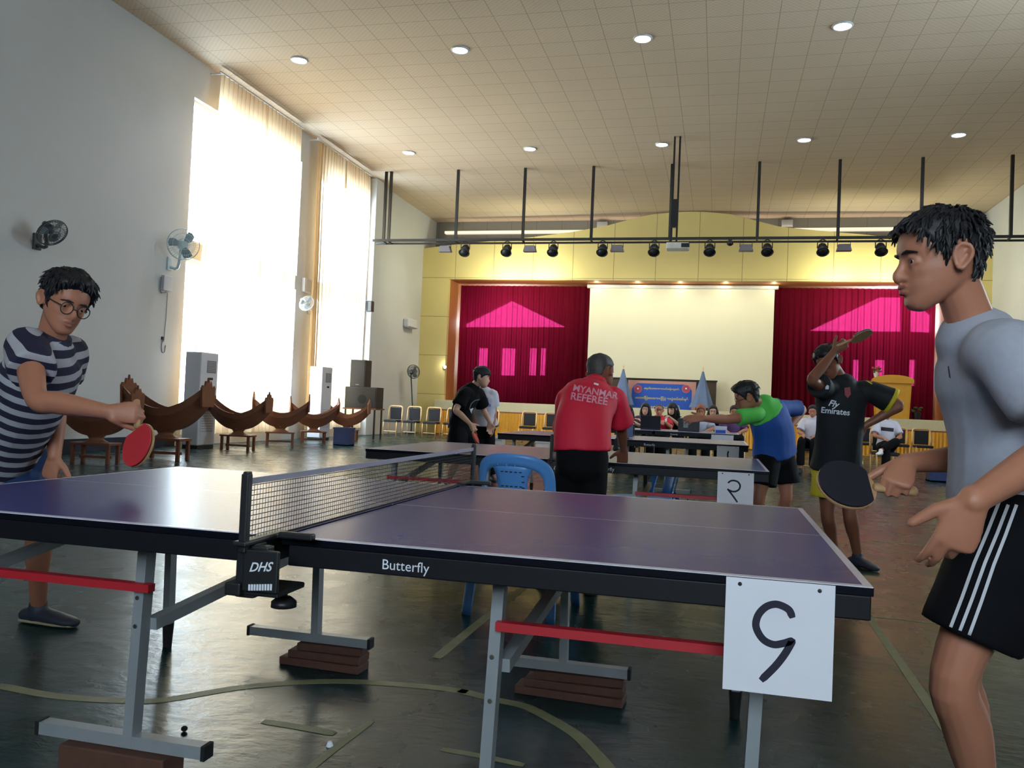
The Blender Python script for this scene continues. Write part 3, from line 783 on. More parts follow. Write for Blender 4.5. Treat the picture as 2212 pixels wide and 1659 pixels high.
# split unit high by the stage
r = thing('split_air_conditioner', 'small white split air conditioner on the wall near the stage', 'air conditioner', (XL+.11, 25.7, 3.65))
MB().box((0, 0, .16), (.22, .85, .32)).build('casing', M['ac_white'], r, bevel=.05); MB().box((.08, 0, .02), (.1, .75, .02)).build('flap', M['grey_metal'], r)

# ------------------------------------------------------------------ fans
M['fan_grey'] = mat('dark_grey_fan', (74, 80, 84), .5); M['fan_blade'] = mat('smoky_blade', (120, 134, 140), .4)
def fan_head(r, c, ax, R, wire, m=None, parent=None):
    c, ax = V(c), V(ax).normalized(); m = m or M['fan_grey']; x = ax.orthogonal().normalized(); y = ax.cross(x)
    g = MB()
    for k, (rr, d) in enumerate(((R, 0), (R*.985, .03), (R*.7, .085), (R*.35, .1), (R*.7, -.06), (R*.35, -.08))): g.ring(c+ax*d, ax, rr, wire*(1.6 if k < 2 else 1), 36, 5)
    for k in range(36):
        a = 2*PI*k/36; e = x*math.cos(a)+y*math.sin(a)
        g.tube([c+e*R*.2+ax*.105, c+e*R*.7+ax*.085, c+e*R, c+e*R*.7-ax*.06, c+e*R*.2-ax*.085], wire*.6, 4)
    g.build('guard', m, r, True)
    MB().limb([c+ax*.1, c+ax*.108], [R*.2, R*.2], 20, None, 1, (True, True)).build('badge_disc', m, r)
    MB().limb([c-ax*.07, c-ax*.12, c-ax*.22], [R*.3, R*.33, R*.2], 16).build('motor', m, r, True)
    for k in range(3):
        a = 2*PI*k/3+.4; e = x*math.cos(a)+y*math.sin(a); f = ax.cross(e); loop = []
        for u, w in ((.15, -.12), (.5, -.34), (.85, -.3), (.93, 0), (.85, .25), (.5, .22), (.15, .1)): loop.append((u*R, w*R))
        MB().prism(loop, c-ax*.02, e, (f*.92+ax*.3), .004).build('blade', M['fan_blade'], r)
def wall_fan(label, wall_p, c, ax, R, m=None):
    r = thing('wall_fan', label, 'fan', wall_p, 'wall fans', world=True); w = V(wall_p); c = V(c); ax = V(ax).normalized()
    MB().box(w+V((.02, 0, 0)), (.04, .16, .26)).build('wall_plate', m or M['fan_grey'], r, bevel=.01)
    MB().limb([w+V((.04, 0, -.06)), w+V((.2, 0, -.08)), c-ax*.2+V((0, 0, -.1)), c-ax*.18], [.03, .028, .028, .035], 10, None, 3).build('arm', m or M['fan_grey'], r, True)
    fan_head(r, c, ax, R, .0045, m); return r
w1 = atX(78, 522, XL); c1 = atX(112, 502, XL+.5)
wall_fan('dark wall fan high above the striped player', w1, c1, (.72, -.15, -.62), .23)
w2 = atX(365, 570, XL); c2 = atX(396, 528, XL+.5)
M['fan_pale'] = mat('pale_blue_fan', (196, 212, 216), .4)
wall_fan('pale wall fan against the window glare', w2, c2, (.8, -.75, -.1), .3, M['fan_pale'])
w3 = atX(668, 668, XL); c3 = atX(662, 655, XL+.45)
wall_fan('white wall fan on the pillar between the curtain pairs', w3, c3, (.8, -.4, -.45), .2, M['white_plastic'])
r = thing('pedestal_fan', 'dark pedestal fan standing by the yellow panel wall', 'fan', (atY(888, 935, 25.4).x, 25.4, 0)); c = atY(893, 803, 25.3)-r.location
MB().limb([(0, 0, 0), (0, 0, .05), (0, 0, .07)], [.22, .2, .04], 20, None, 1, (True, True)).build('base', M['fan_grey'], r, True)
MB().tube([(0, 0, .06), (0, 0, 1.0), (c.x-.08, c.y, c.z-.12), (c.x-.1, c.y, c.z)], .022, 10).build('pole', M['fan_grey'], r, True)
fan_head(r, c, (.75, -.6, .12), .24, .005)

# ------------------------------------------------------------------ boxes, cable and speakers on the walls
a = atX(356, 612, XL)
r = thing('switch_box', 'flat white electrical box on the wall under the pale fan', 'electrical box', (a.x, a.y, a.z), world=False)
MB().box((.04, 0, 0), (.08, .26, .3)).build('casing', M['ac_white'], r, bevel=.01); MB().tube([(.03, -.16, .1), (.03, -.17, -.15), (.03, -.1, -.2), (.03, .02, -.17)], .01, 6, 3).build('cable_loop', M['grey_metal'], r, True)
b = atX(350, 745, XL); r = thing('hanging_cable', 'thin grey cable loop hanging on the wall below the white box', 'cable', tuple(b))
MB().tube([(.012, .07, a.z-.18-b.z), (.012, .06, .5), (.012, .03, .06)], .006, 6, 3).build('wire', M['grey_metal'], r)
MB().tube([(.012, 0, .1), (.012, -.03, -.03), (.012, 0, -.14), (.012, .07, -.13), (.012, .09, 0)], .009, 6, 4).build('loop', M['grey_metal'], r, True)
MB().box((.015, -.01, .13), (.03, .06, .06)).build('clip', M['black_plastic'], r)
p = atX(798, 662, XL+.35); r = thing('wall_speaker', 'small dark speaker on a bracket at the end of the second curtain', 'speaker', (p.x, p.y, p.z), world=False)
MB().box((0, 0, 0), (.22, .2, .32)).build('cabinet', M['black_plastic'], r, bevel=.01); MB().bar((-.35, 0, 0), (-.1, 0, 0), .03, .03).build('bracket', M['grey_metal'], r)
MB().box((.05, -.103, 0), (.1, .006, .28)).build('grille', M['grey_metal'], r)
def make_speaker(label, loc, s, rz=0):
    r = thing('loudspeaker', label, 'speaker', loc, 'loudspeakers by the stage', rz); x, y, z = s
    MB().box((0, 0, z/2), (x, y, z)).build('cabinet', M['spk'], r, bevel=.012)
    MB().box((0, -y/2-.006, z/2), (x-.06, .012, z-.06)).build('grille', M['black_plastic'], r)
    if x > z*.9:
        MB().limb([(0.05, -y/2-.012, z*.42), (0.05, -y/2-.016, z*.42)], [.13, .13], 20, (1, 0, 0), 1, (True, True)).build('port', M['rubber'], r)
    else: MB().box((0, -y/2-.013, .06), (.1, .004, .025)).build('name_plate', M['grey_metal'], r)
    return r
M['spk'] = mat('dark_grey_speaker', (48, 44, 42), .6)
YP = 20.2
c0, c1 = atY(752, 880, YP), atY(820, 880, YP); cx = (c0.x+c1.x)/2; w = c1.x-c0.x; tz = c0.z
r = thing('speaker_table', 'plain table with dark legs carrying the loudspeakers', 'table', (cx, YP, 0))
MB().box((0, 0, tz-.02), (w+.06, .6, .04)).build('tabletop', M['teak'], r)
for x in (-w/2+.04, w/2-.04):
    for y in (-.25, .25): MB().bar((x, y, 0), (x, y, tz-.04), .04, .04).build('leg', M['black_metal'], r)
zz = atY(780, 836, YP).z; make_speaker('wide dark loudspeaker lying on the speaker table', (cx, YP, tz), (w, .5, zz-tz))
z2 = atY(780, 778, YP).z; make_speaker('upright dark loudspeaker on top of the wide one', (atY(780, 800, YP).x, YP, zz), (.46, .42, z2-zz))

# ------------------------------------------------------------------ lighting truss under the ceiling
YT, ZT = 21.5, 5.88
r = thing('lighting_truss', 'long black lighting bar hung across the hall on thin pipes', 'lighting bar', (-.2, YT, ZT), world=True)
MB().bar((-9.2, YT, ZT), (9.0, YT, ZT), .07, .07, (0, 0, 1)).build('main_bar', M['black_metal'], r)
MB().bar((-9.2, YT+.25, ZT-.05), (9.0, YT+.25, ZT-.05), .05, .05, (0, 0, 1)).build('rear_bar', M['black_metal'], r)
for x in (-8.86, -8.7, -6.6, -4.58, -2.6, -.42, 1.9, 3.94, 5.95, 8.03):
    MB().bar((x, YT, ZT), (x, YT, ZC), .075, .075, (0, 1, 0)).build('hanger_pipe', M['black_metal'], r)
    MB().bar((x, YT, ZT-.02), (x, YT+.25, ZT-.05), .04, .04, (0, 0, 1)).build('cross_tie', M['black_metal'], r)
r = thing('ceiling_projector', 'pale projector hung from the ceiling on a double pole', 'projector', (-.33, 19.15, ZC), world=True)
zp = atY(1465, 535, 19.15).z; xp = atY(1466, 535, 19.15).x
for d in (-.07, .06): MB().bar((xp-.12+d, 19.15, zp+.12), (xp-.12+d, 19.15, ZC), .045, .045, (0, 1, 0)).build('pole', M['black_metal'], r)
MB().bar((xp-.125, 19.15, zp+.5), (xp-.125, 19.15, zp+1.2), .16, .09, (0, 1, 0)).build('sleeve', M['black_metal'], r)
MB().box((xp-.02, 19.15, zp+.02), (.55, .42, .15)).build('body', M['white_plastic'], r, bevel=.02)
MB().box((xp+.17, 18.935, zp+.02), (.2, .01, .1)).build('vent_grille', M['black_plastic'], r)
MB().limb([(xp-.15, 18.95, zp+.02), (xp-.15, 18.9, zp+.02)], [.06, .055], 14, None, 1, (True, True)).build('lens', M['glass'], r)
MB().bar((xp-.2, 19.15, zp+.11), (xp+.1, 19.15, zp+.11), .1, .04).build('mount_plate', M['grey_metal'], r)
M['flood'] = mat('grey_flood_light', (104, 100, 108), .5)
can = None; ordn = ('leftmost', 'second', 'third', 'fourth', 'fifth', 'sixth', 'seventh', 'eighth')
for k, x in enumerate((-6.29, -5.03, -3.67, -2.26, -.83, .67, 2.17, 3.57, 5.0)):
    lb = 'black spotlight can under the truss, %s' % ('leftmost of its row' if k == 0 else (ordn[k]+' of its row from the window side' if k < 8 else 'partly hidden by the head of the grey shirted player'))
    if can is None:
        can = thing('spotlight_can', lb, 'spotlight', (x, YT, ZT-.04), 'black spotlight cans on the truss')
        MB().tube([(-.13, 0, -.24), (-.13, 0, -.06), (0, 0, 0), (.13, 0, -.06), (.13, 0, -.24)], .014, 6).build('yoke', M['black_metal'], can)
        MB().limb([(0, .12, -.14), (0, .06, -.18), (0, -.04, -.28), (0, -.1, -.36)], [.07, .11, .135, .135], 16, None, 1, (False, True)).build('can', M['black_metal'], can, True)
        MB().ring((0, -.1, -.36), (0, -.6, -.8), .15, .015, 20).build('gel_frame', M['black_metal'], can)
    else: dup(can, (x, YT, ZT-.04), None, lb)
fd = None
for k, x in enumerate((-6.9, -4.35, -1.85, 1.62, 4.1)):
    lb = 'flat grey flood light under the truss, %s of five from the window side' % ('first', 'second', 'third', 'fourth', 'fifth')[k]
    if fd is None:
        fd = thing('flood_light', lb, 'flood light', (x, YT, ZT-.04), 'flat flood lights on the truss')
        MB().tube([(-.16, 0, -.2), (-.16, 0, -.05), (.16, 0, -.05), (.16, 0, -.2)], .012, 6).build('yoke', M['black_metal'], fd)
        MB().prism([(-.14, -.14), (.14, -.14), (.19, -.32), (-.19, -.32)], (0, .1, 0), (1, 0, 0), (0, 0, 1), .2).build('housing', M['flood'], fd, bevel=.01)
    else: dup(fd, (x, YT, ZT-.04), None, lb)
r = thing('stage_camera', 'tiny dark ceiling camera on the truss right of the projector', 'camera', (.95+.25, YT, ZT-.04)); MB().ball((0, 0, -.1), (.09, .09, .07), 12).build('dome', M['black_plastic'], r, True); MB().box((0, 0, -.03), (.1, .1, .07)).build('base', M['black_plastic'], r)

# ------------------------------------------------------------------ things on the stage
M['screen'] = mat('matte_white_screen', (224, 220, 196), .8, var=.02, scale=2)
r = thing('projection_screen', 'big blank cream projection screen in the middle of the stage', 'screen', (-.3, 28.0, 1.2), world=True)
xa, xb = atY(1272, 700, 28).x, atY(1671, 700, 28).x
MB().box(((xa+xb)/2, 28, 3.35), (xb-xa, .012, 4.3)).build('screen_cloth', M['screen'], r)
MB().limb([(xa-.1, 27.98, 5.5), (xb+.12, 27.98, 5.5)], [.07, .07], 12, None, 1, (True, True)).build('roller_case', M['white_plastic'], r, True)
r = thing('light_batten', 'long white batten of five glowing bulbs above the screen', 'light fitting', (-.3, 27.85, 5.6), world=True)
MB().bar((xa-.12, 27.86, 5.68), (xb+.2, 27.86, 5.68), .08, .06, (0, 0, 1)).build('batten', M['white_plastic'], r)
M['warm_bulb'] = mat('warm_bulb', (255, 246, 205), .4, emit=9)
for k, px in enumerate((1290, 1378, 1470, 1568, 1672)):
    x = atY(px, 612, 27.8).x; MB().limb([(x-.3, 27.8, 5.64), (x+.3, 27.8, 5.64)], [.03, .03], 10).build('bulb', M['warm_bulb'], r, True)
    lamp('bulb_light', 'POINT', (x, 27.68, 5.5), 4, (1, .95, .7), .08)

M['dark_board'] = mat('dark_brown_board', (72, 56, 44), .6)
r = thing('backdrop_board', 'dark brown board standing on the stage below the screen', 'board', (-.95, 27.7, 1.2), world=True)
bx0, bx1 = atY(1309, 818, 27.7).x, atY(1548, 822, 27.7).x; bz = atY(1430, 820, 27.7).z
MB().box(((bx0+bx1)/2, 27.7, (bz+1.2)/2), (bx1-bx0, .05, bz-1.2)).build('panel', M['dark_board'], r)
MB().box(((bx0+bx1)/2, 27.69, bz), (bx1-bx0+.06, .08, .05)).build('top_rail', M['black_metal'], r)
M['banner_blue'] = mat('bright_blue_vinyl', (34, 84, 190), .5, var=.06); M['banner_rim'] = mat('pinkish_ornament', (188, 140, 132), .6, var=.2, scale=30); M['banner_gold'] = mat('yellow_lettering', (206, 196, 84), .6, var=.03)
r = thing('event_banner', 'blue banner with yellow script hung on the dark board', 'banner', (-.85, 27.6, 1.2), world=True)
u0, u1 = atY(1357, 826, 27.6).x, atY(1504, 826, 27.6).x; zt = atY(1430, 823, 27.6).z; zb = 1.0; W = u1-u0
MB().box(((u0+u1)/2, 27.62, (zt+zb)/2), (W, .012, zt-zb)).build('border', M['banner_rim'], r)
lp = [(.06*W, 0), (.94*W, 0), (.94*W, zt-zb-.3), (.9*W, zt-zb-.17), (.86*W, zt-zb-.1), (.14*W, zt-zb-.1), (.1*W, zt-zb-.17), (.06*W, zt-zb-.3)]
MB().prism(lp, (u0, 27.612, zb), (1, 0, 0), (0, 0, 1), .004).build('field', M['banner_blue'], r)
for tx, py, wd in (('အမှတ်(၁)အားကစားသင်တန်းကျောင်း', 851-11, .52), ('ဒေသကြီးအားကစားပြိုင်ပွဲ စားပွဲတင်တင်းနစ်', 861, .78), ('အားကစားပြိုင်ပွဲ', 881, .55)):
    text_on('lettering', tx, ((u0+u1)/2, 27.607, atY(1430, py, 27.6).z), (1, 0, 0), (0, 0, 1), W*wd, M['banner_gold'], r, .002, bold=.022)
M['emblem_red'] = mat('emblem_red', (176, 70, 96), .6)
for px in (1378, 1482):
    c = atY(px, 840, 27.605); e = MB().limb([c, c+V((0, -.004, 0))], [.13, .13], 24, None, 1, (True, True)).build('emblem', M['emblem_red'], r)
    MB().ring(c+V((0, -.004, 0)), (0, 1, 0), .135, .007, 28).build('emblem_ring', M['banner_rim'], e); MB().ball(c+V((0, -.006, .01)), (.03, .004, .03), 10).build('emblem_mark', M['white_ink'], e)

M['flag_cloth'] = mat('greyish_blue_flag_cloth', (96, 118, 158), .6, var=.12)
def make_flag(label, px, pyt, yf):
    t = atY(px, pyt, yf); r = thing('flag_stand', label, 'flag', (t.x, yf, 1.2), 'blue flags beside the banner', world=True)
    MB().tube([(t.x, yf, 1.2), (t.x, yf, t.z)], .015, 8).build('pole', M['gold'], r)
    MB().box((t.x, yf, t.z), (.09, .012, .015)).box((t.x, yf, t.z+.02), (.015, .012, .09)).build('finial', M['gold'], r)
    MB().limb([(t.x, yf, 1.2), (t.x, yf, 1.26)], [.16, .1], 16, None, 1, (True, True)).build('base', M['gold'], r)
    vs, fs = [], []; n, mz = 48, 16; H = t.z-.12-1.28
    for k in range(mz+1):
        u = k/mz; R = .03+.33*u**1.1
        for i in range(n):
            a = 2*PI*i/n; q = R*(1+.16*math.sin(a*6+u*2)*u+.06*math.sin(a*11)); vs.append((t.x+q*math.cos(a), yf+q*.45*math.sin(a), t.z-.1-H*u))
    for k in range(mz):
        for i in range(n): fs.append((k*n+i, k*n+(i+1) % n, (k+1)*n+(i+1) % n, (k+1)*n+i))
    MB().add(vs, fs).build('cloth', M['flag_cloth'], r, True); return r
make_flag('draped blue flag on a pole at the left of the banner', 1347, 791, 27.25)
make_flag('draped blue flag on a pole at the right of the banner', 1519, 796, 27.25)

M['podium'] = mat('golden_varnished_wood', (206, 150, 40), .4, var=.1)
r = thing('lectern', 'golden lectern with curved top and round emblem on the right of the stage', 'lectern', (6.5, 26.55, 1.2), world=True)
def pq(px, py): p = atY(px, py, 26.6); return (p.x, p.z)
a0, a1 = pq(1888, 900)[0], pq(1967, 900)[0]; zt = pq(1930, 828)[1]
MB().prism([(a0+.05, 1.2), (a1-.05, 1.2), (a1, zt), (a0, zt)], (0, 26.9, 0), (1, 0, 0), (0, 0, 1), .36).build('body', M['podium'], r, bevel=.01)
m = (a0+a1)/2; h = (a1-a0)/2+.06; top = [(m+h, zt), (m-h, zt)]+[(m+h*math.cos(a), zt+.1+.16*math.sin(a)) for a in [PI-PI*k/14 for k in range(15)]]
MB().prism(top, (0, 26.92, 0), (1, 0, 0), (0, 0, 1), .42).build('top', M['podium'], r, bevel=.008)
c = V((a0+.25, 26.535, pq(1925, 855)[1])); MB().limb([c, c+V((0, -.012, 0))], [.32, .32], 30, None, 1, (True, True)).build('emblem', M['white_ink'], r)
M['emblem_blue'] = mat('emblem_violet', (120, 104, 150), .6); MB().limb([c+V((0, -.012, 0)), c+V((0, -.018, 0))], [.25, .25], 30, None, 1, (True, True)).build('emblem_centre', M['emblem_blue'], r)
M['flower_red'] = mat('dull_red_petals', (160, 80, 64), .7); M['leaf'] = mat('dark_green_leaf', (60, 80, 44), .7)
p = V((a0+.04, 26.72, zt+.215)); r = thing('flower_arrangement', 'small flower arrangement at the left end of the lectern top', 'flowers', p, world=False)
MB().limb([(0, 0, 0), (0, 0, .08)], [.06, .08], 12).build('bowl', M['white_plastic'], r, True); rs = random.Random(5); lf = MB(); fw = MB()
for k in range(16):
    a = rs.uniform(0, 2*PI); d = rs.uniform(.02, .14); z = rs.uniform(.1, .26); lf.ball((d*math.cos(a), d*math.sin(a)*.7, z), (.05, .03, .02), 8)
    if k < 8: fw.ball((d*.8*math.cos(a+1), d*.8*math.sin(a+1)-.03, z+.04), .035, 8)
lf.build('leaves', M['leaf'], r, True); fw.build('blossoms', M['flower_red'], r, True)
for px, py, lb in ((1974, 900, 'dark flower pot beside the foot of the lectern'),):
    p = atY(px+6, py, 26.7); r = thing('flower_pot', lb, 'pot', (p.x, 26.7, 1.2)); MB().limb([(0, 0, 0), (0, 0, .22)], [.1, .14], 14, None, 1, (True, True)).build('pot', M['black_plastic'], r); l = MB()
    for k in range(10): l.ball((rs.uniform(-.12, .12), rs.uniform(-.1, .1), rs.uniform(.22, .42)), (.06, .04, .03), 8)
    l.build('foliage', M['leaf'], r, True)
M['stage_bulb'] = mat('bright_floor_lamp', (255, 255, 240), .4, emit=14)
for px, py, lb in ((962, 793, 'small bright lamp on the left jamb of the stage opening'), (976, 868, 'small bright lamp at the foot of the left stage curtain')):
    p = atY(px, py, 26.99); r = thing('stage_lamp', lb, 'lamp', tuple(p), 'small bright stage lamps', world=False)
    MB().limb([(0, 0, 0), (0, -.06, -.0)], [.05, .07], 14, None, 1, (True, True)).build('housing', M['black_metal'], r, True); MB().ball((0, -.06, 0), (.055, .03, .055), 12).build('bulb', M['stage_bulb'], r, True)
    lamp('stage_lamp_light', 'POINT', p+V((0, -.15, .05)), 4, (1, 1, .92), .05)
# things on the officials' table
def on_table(px, Y): return V((atY(px, 925, Y).x, Y, .79))
o = on_table(1406, 12.95); r = thing('laptop', 'open dark laptop in front of the seated man in red', 'laptop', tuple(o))
MB().box((0, 0, .01), (.34, .24, .02)).build('keyboard_base', M['black_plastic'], r); MB().bar((0, -.12, .02), (0, -.15, .24), .34, .012, (0, 1, 0)).build('screen_lid', M['black_plastic'], r)
o = on_table(1488, 13.1); r = thing('printer', 'black box shaped printer with white paper on the far table', 'printer', tuple(o))
MB().box((0, 0, .11), (.36, .3, .22)).build('body', M['black_plastic'], r, bevel=.01); MB().box((-.02, .02, .228), (.26, .2, .016)).build('paper_tray', M['paper'], r); MB().box((-.05, -.152, .12), (.08, .004, .12)).build('panel', M['grey_metal'], r)
o = on_table(1557, 12.5); r = thing('score_stand', 'small white and blue score stand on the far table', 'score stand', tuple(o))
MB().box((0, 0, .06), (.2, .02, .12)).build('card', M['paper'], r); MB().box((0, -.012, .03), (.16, .004, .05)).build('blue_band', M['banner_blue'], r)
o = atY(1362, 940, 7.6); r = MB().box((0, 0, 0), (.16, .012, .24)).build('blue_folder', M['flag_cloth']); r.location = (on_table(1357, 8.0).x, 7.75, .92); r.rotation_euler = (-.12, 0, .15); tag(r, 'bluish folder standing beside the red shirted man\'s elbow', 'folder')
# ------------------------------------------------------------------ people
def interp(x, tab):
    if x <= tab[0][0]: return tab[0][1]
    for (a, b), (c, d) in zip(tab, tab[1:]):
        if x <= c: return b+(d-b)*(x-a)/(c-a)
    return tab[-1][1]
FRONT = [(-.118, .058), (-.112, .082), (-.1, .0915), (-.09, .0915), (-.08, .0885), (-.07, .0905), (-.06, .0935), (-.05, .0915), (-.04, .089), (-.02, .0885), (0, .0855), (.012, .089), (.022, .0935), (.03, .0945), (.05, .091), (.07, .083), (.09, .066), (.105, .042), (.114, .012), (.116, 0)]
BACK = [(-.118, .05), (-.11, .035), (-.1, .012), (-.085, -.012), (-.07, -.045), (-.05, -.068), (-.03, -.08), (-.01, -.089), (.02, -.098), (.05, -.0995), (.075, -.091), (.095, -.073), (.108, -.043), (.115, -.012), (.116, 0)]
HALF = [(-.118, .012), (-.112, .024), (-.1, .036), (-.085, .047), (-.07, .055), (-.05, .0625), (-.025, .0685), (0, .0715), (.03, .0745), (.055, .0735), (.075, .067), (.092, .055), (.106, .035), (.114, .012), (.116, .001)]
def head_grid(nz=44, n=40):
    R = []
    for i in range(nz+1):
        u = i/nz; z = -.118+.234*(.5-.5*math.cos(PI*u)) if True else 0
        f, b, w = interp(z, FRONT), interp(z, BACK), interp(z, HALF); yc, ry = (f+b)/2, (f-b)/2; row = []
        for k in range(n):
            a = 2*PI*k/n; s, c = math.sin(a), math.cos(a); e = 2/2.25
            x = w*math.copysign(abs(s)**e, s); y = yc+ry*math.copysign(abs(c)**e, c)
            if c > 0:
                y -= .011*math.exp(-((abs(x)-.033)/.015)**2-((z-.0)/.013)**2)
                y -= .004*math.exp(-(x/.03)**2-((z+.0635)/.0035)**2)
                y += .004*math.exp(-((abs(x)-.045)/.015)**2-((z+.022)/.014)**2)
            row.append((V((x, y, z)), a))
        R.append(row)
    return R
def head_local(mb, T, nose=1.0):
    G = head_grid(); n = len(G[0]); vs, fs = [], []
    for row in G: vs += [T(p) for p, a in row]
    for i in range(len(G)-1):
        for k in range(n): fs.append((i*n+k, i*n+(k+1) % n, (i+1)*n+(k+1) % n, (i+1)*n+k))
    fs += [tuple(range(n)), tuple(range((len(G)-1)*n, len(G)*n))]
    mb.add(vs, fs)
    def L(pts, rad, **k): mb.limb([T(V(p)) for p in pts], rad, 10, **k)
    L([(0, .082, .014), (0, .0915, -.008), (0, .1025, -.027), (0, .103, -.0355)], [.0075, .0095, .0125, .0115], res=3)
    for s in (-1, 1):
        for z, up in ((.0085, .004), (-.0085, -.001)):
            L([(.017*s, .0775, z*.3), (.026*s, .081, z*.9), (.037*s, .0805, z), (.0485*s, .071, z*.35)], [.0025, .0036, .0038, .0025], res=3)
    for s in (-1, 1):
        L([(.008*s, .094, -.034), (.0145*s, .089, -.037)], [.0085, .0075])
        # ear: an open rim round a shallow shell
        e = V((.073*s, -.012, -.006)); rim = [e+V((.012*s, .012, -.026)), e+V((.006*s, .014, -.008)), e+V((.008*s, .014, .014)), e+V((.015*s, .002, .027)), e+V((.021*s, -.014, .022)), e+V((.022*s, -.019, .004)), e+V((.018*s, -.011, -.014)), e+V((.012*s, .004, -.03))]
        L([tuple(q) for q in rim], [.0055]*8, res=2)
        L([tuple(e+V((.004*s, 0, -.018))), tuple(e+V((.009*s, -.004, .012)))], [(.014, .005), (.016, .006)], side=T(V((0, 1, 0)))-T(V((0, 0, 0))))
    L([(-.024, .083, -.0575), (-.009, .0965, -.0565), (.009, .0965, -.0565), (.024, .083, -.0575)], [.003, .006, .006, .003], res=2)
    L([(-.02, .083, -.068), (0, .097, -.07), (.02, .083, -.068)], [.003, .007, .003], res=3)

HAIRLINE = {'short': [(0, .072), (.5, .068), (.9, .052), (1.15, .03), (1.35, -.012), (1.5, -.02), (1.62, .03), (1.85, .03), (2.05, -.02), (2.5, -.065), (3.15, -.075)],
            'crop': [(0, .088), (.6, .08), (1.0, .06), (1.3, .03), (1.5, .01), (1.65, .03), (2.0, .01), (2.5, -.045), (3.15, -.055)],
            'fringe': [(0, .032), (.6, .034), (.95, .03), (1.2, .012), (1.42, -.02), (1.55, -.02), (1.66, .028), (1.85, .025), (2.05, -.03), (2.5, -.075), (3.15, -.085)],
            'long': [(0, .066), (.6, .055), (.95, .02), (1.15, -.07), (1.4, -.11), (3.15, -.118)]}
def hair_mesh(mb, T, style, thick, seed, flop=None):
    G = head_grid(44, 56); n = len(G[0]); vs, fs = [], []; HL = HAIRLINE[style]
    for row in G:
        for p, a in row:
            f = min(a, 2*PI-a); hl = interp(f, HL)+.006*noise.noise(V((a*4, seed, 0)))
            e = max(0, min(1, (p.z-hl+.004)/.014)); e = e*e*(3-2*e)
            d = V((p.x, p.y+.005, p.z*1.0+.0)); d = d.normalized() if d.length else V((0, 0, 1))
            top = max(0, p.z)/.116; t = thick*(.45+.75*top)
            if flop and p.y > .02 and p.z > .03: t += flop*max(0, min(1, (p.y-.02)/.05))
            t += .0045*noise.noise(V((p.x*60, p.y*28, p.z*40+seed)))
            vs.append(T(p+d*(-.011*(1-e)+t*e)))
    for i in range(len(G)-1):
        for k in range(n): fs.append((i*n+k, i*n+(k+1) % n, (i+1)*n+(k+1) % n, (i+1)*n+k))
    fs += [tuple(range(n)), tuple(range((len(G)-1)*n, len(G)*n))]
    mb.add(vs, fs)

def hand(mb, W, d, n, th, curls=((.3, .4, .3),)*4, thumb=(.55, .75, -.25), k=1.0, spread=.06):
    """palm and five fingers: d along the hand, n out of its back, th towards the thumb"""
    W, d, n, th = V(W), V(d).normalized(), V(n), V(th)
    n = (n-d*n.dot(d)).normalized(); s = d.cross(n); s = s if s.dot(th) > 0 else -s
    mb.limb([W-d*.01*k, W+d*.03*k, W+d*.065*k, W+d*.09*k], [(.027*k, .02*k), (.034*k, .018*k), (.041*k, .0145*k), (.039*k, .011*k)], 12, s, 2)
    off = (.03, .0105, -.0095, -.0285); ln = (.073, .082, .076, .06); base = (.088, .093, .089, .081); rr = (.0088, .009, .0086, .0076)
    for i in range(4):
        c = curls[min(i, len(curls)-1)]; p = W+(d*base[i]+s*off[i])*k; dd = (d+s*(spread*(1.4-i))).normalized(); a = 0; pts = [p-dd*.018*k, p]; L = ln[i]*k
        ax = dd.cross(n).normalized()
        for j, fr in enumerate((.45, .31, .27)):
            a += c[j]; q = (dd*math.cos(a)-n*math.sin(a)); p = p+q*(L*fr); pts.append(p)
        r = rr[i]*k; mb.limb(pts, [r*1.1, r*1.08, r, r*.93, r*.8], 10, s)
    p = W+(d*.022+s*.026-n*.004)*k; t = (d*thumb[0]+s*thumb[1]+n*thumb[2]).normalized(); t2 = (t+d*.45).normalized()
    mb.limb([p-t*.012*k, p+t*.033*k, p+t*.033*k+t2*.026*k, p+t*.033*k+t2*.047*k], [.0165*k, .0132*k, .0115*k, .0095*k], 10)

def foot(mb, A, toe, k=1.0, r=1.0):
    A = V(A); toe = V(toe); toe.z = 0; toe.normalize(); z0 = A.z; g = lambda dx, z: V((A.x+toe.x*dx*k, A.y+toe.y*dx*k, z))
    s = V((-toe.y, toe.x, 0))
    b = max(0, z0-.085)
    mb.limb([g(-.06, b+.034), g(0, b+.042), g(.08, b+.034), g(.15, b+.026), g(.19, b+.022)], [(.033*r, .033), (.037*r, .041), (.043*r, .033), (.043*r, .025), (.033*r, .02)], 14, s, 3)

def skin_mat(name, rgb):
    t = NT(name); c = lin(rgb); t.color(t.mix(t.noise(14, 4), scl(c, .88), scl(c, 1.1))); t.b.inputs['Roughness'].default_value = .5
    t.b.inputs['Subsurface Weight'].default_value = .08; t.b.inputs['Subsurface Radius'].default_value = (.02, .008, .004); return t.m
M['skin'] = skin_mat('tan_skin', (178, 118, 92)); M['skin_dark'] = skin_mat('brown_skin', (132, 80, 58)); M['skin_light'] = skin_mat('light_skin', (206, 160, 136))
M['hair'] = mat('black_hair', (20, 19, 24), .55, var=.4, scale=60); M['hair_grey'] = mat('greying_hair', (66, 62, 62), .6, var=.5, scale=70)
M['lip'] = mat('dull_pink_lips', (150, 84, 76), .5); M['eye_white'] = mat('eye_white', (206, 200, 196), .3); M['iris'] = mat('dark_iris', (24, 16, 14), .2)

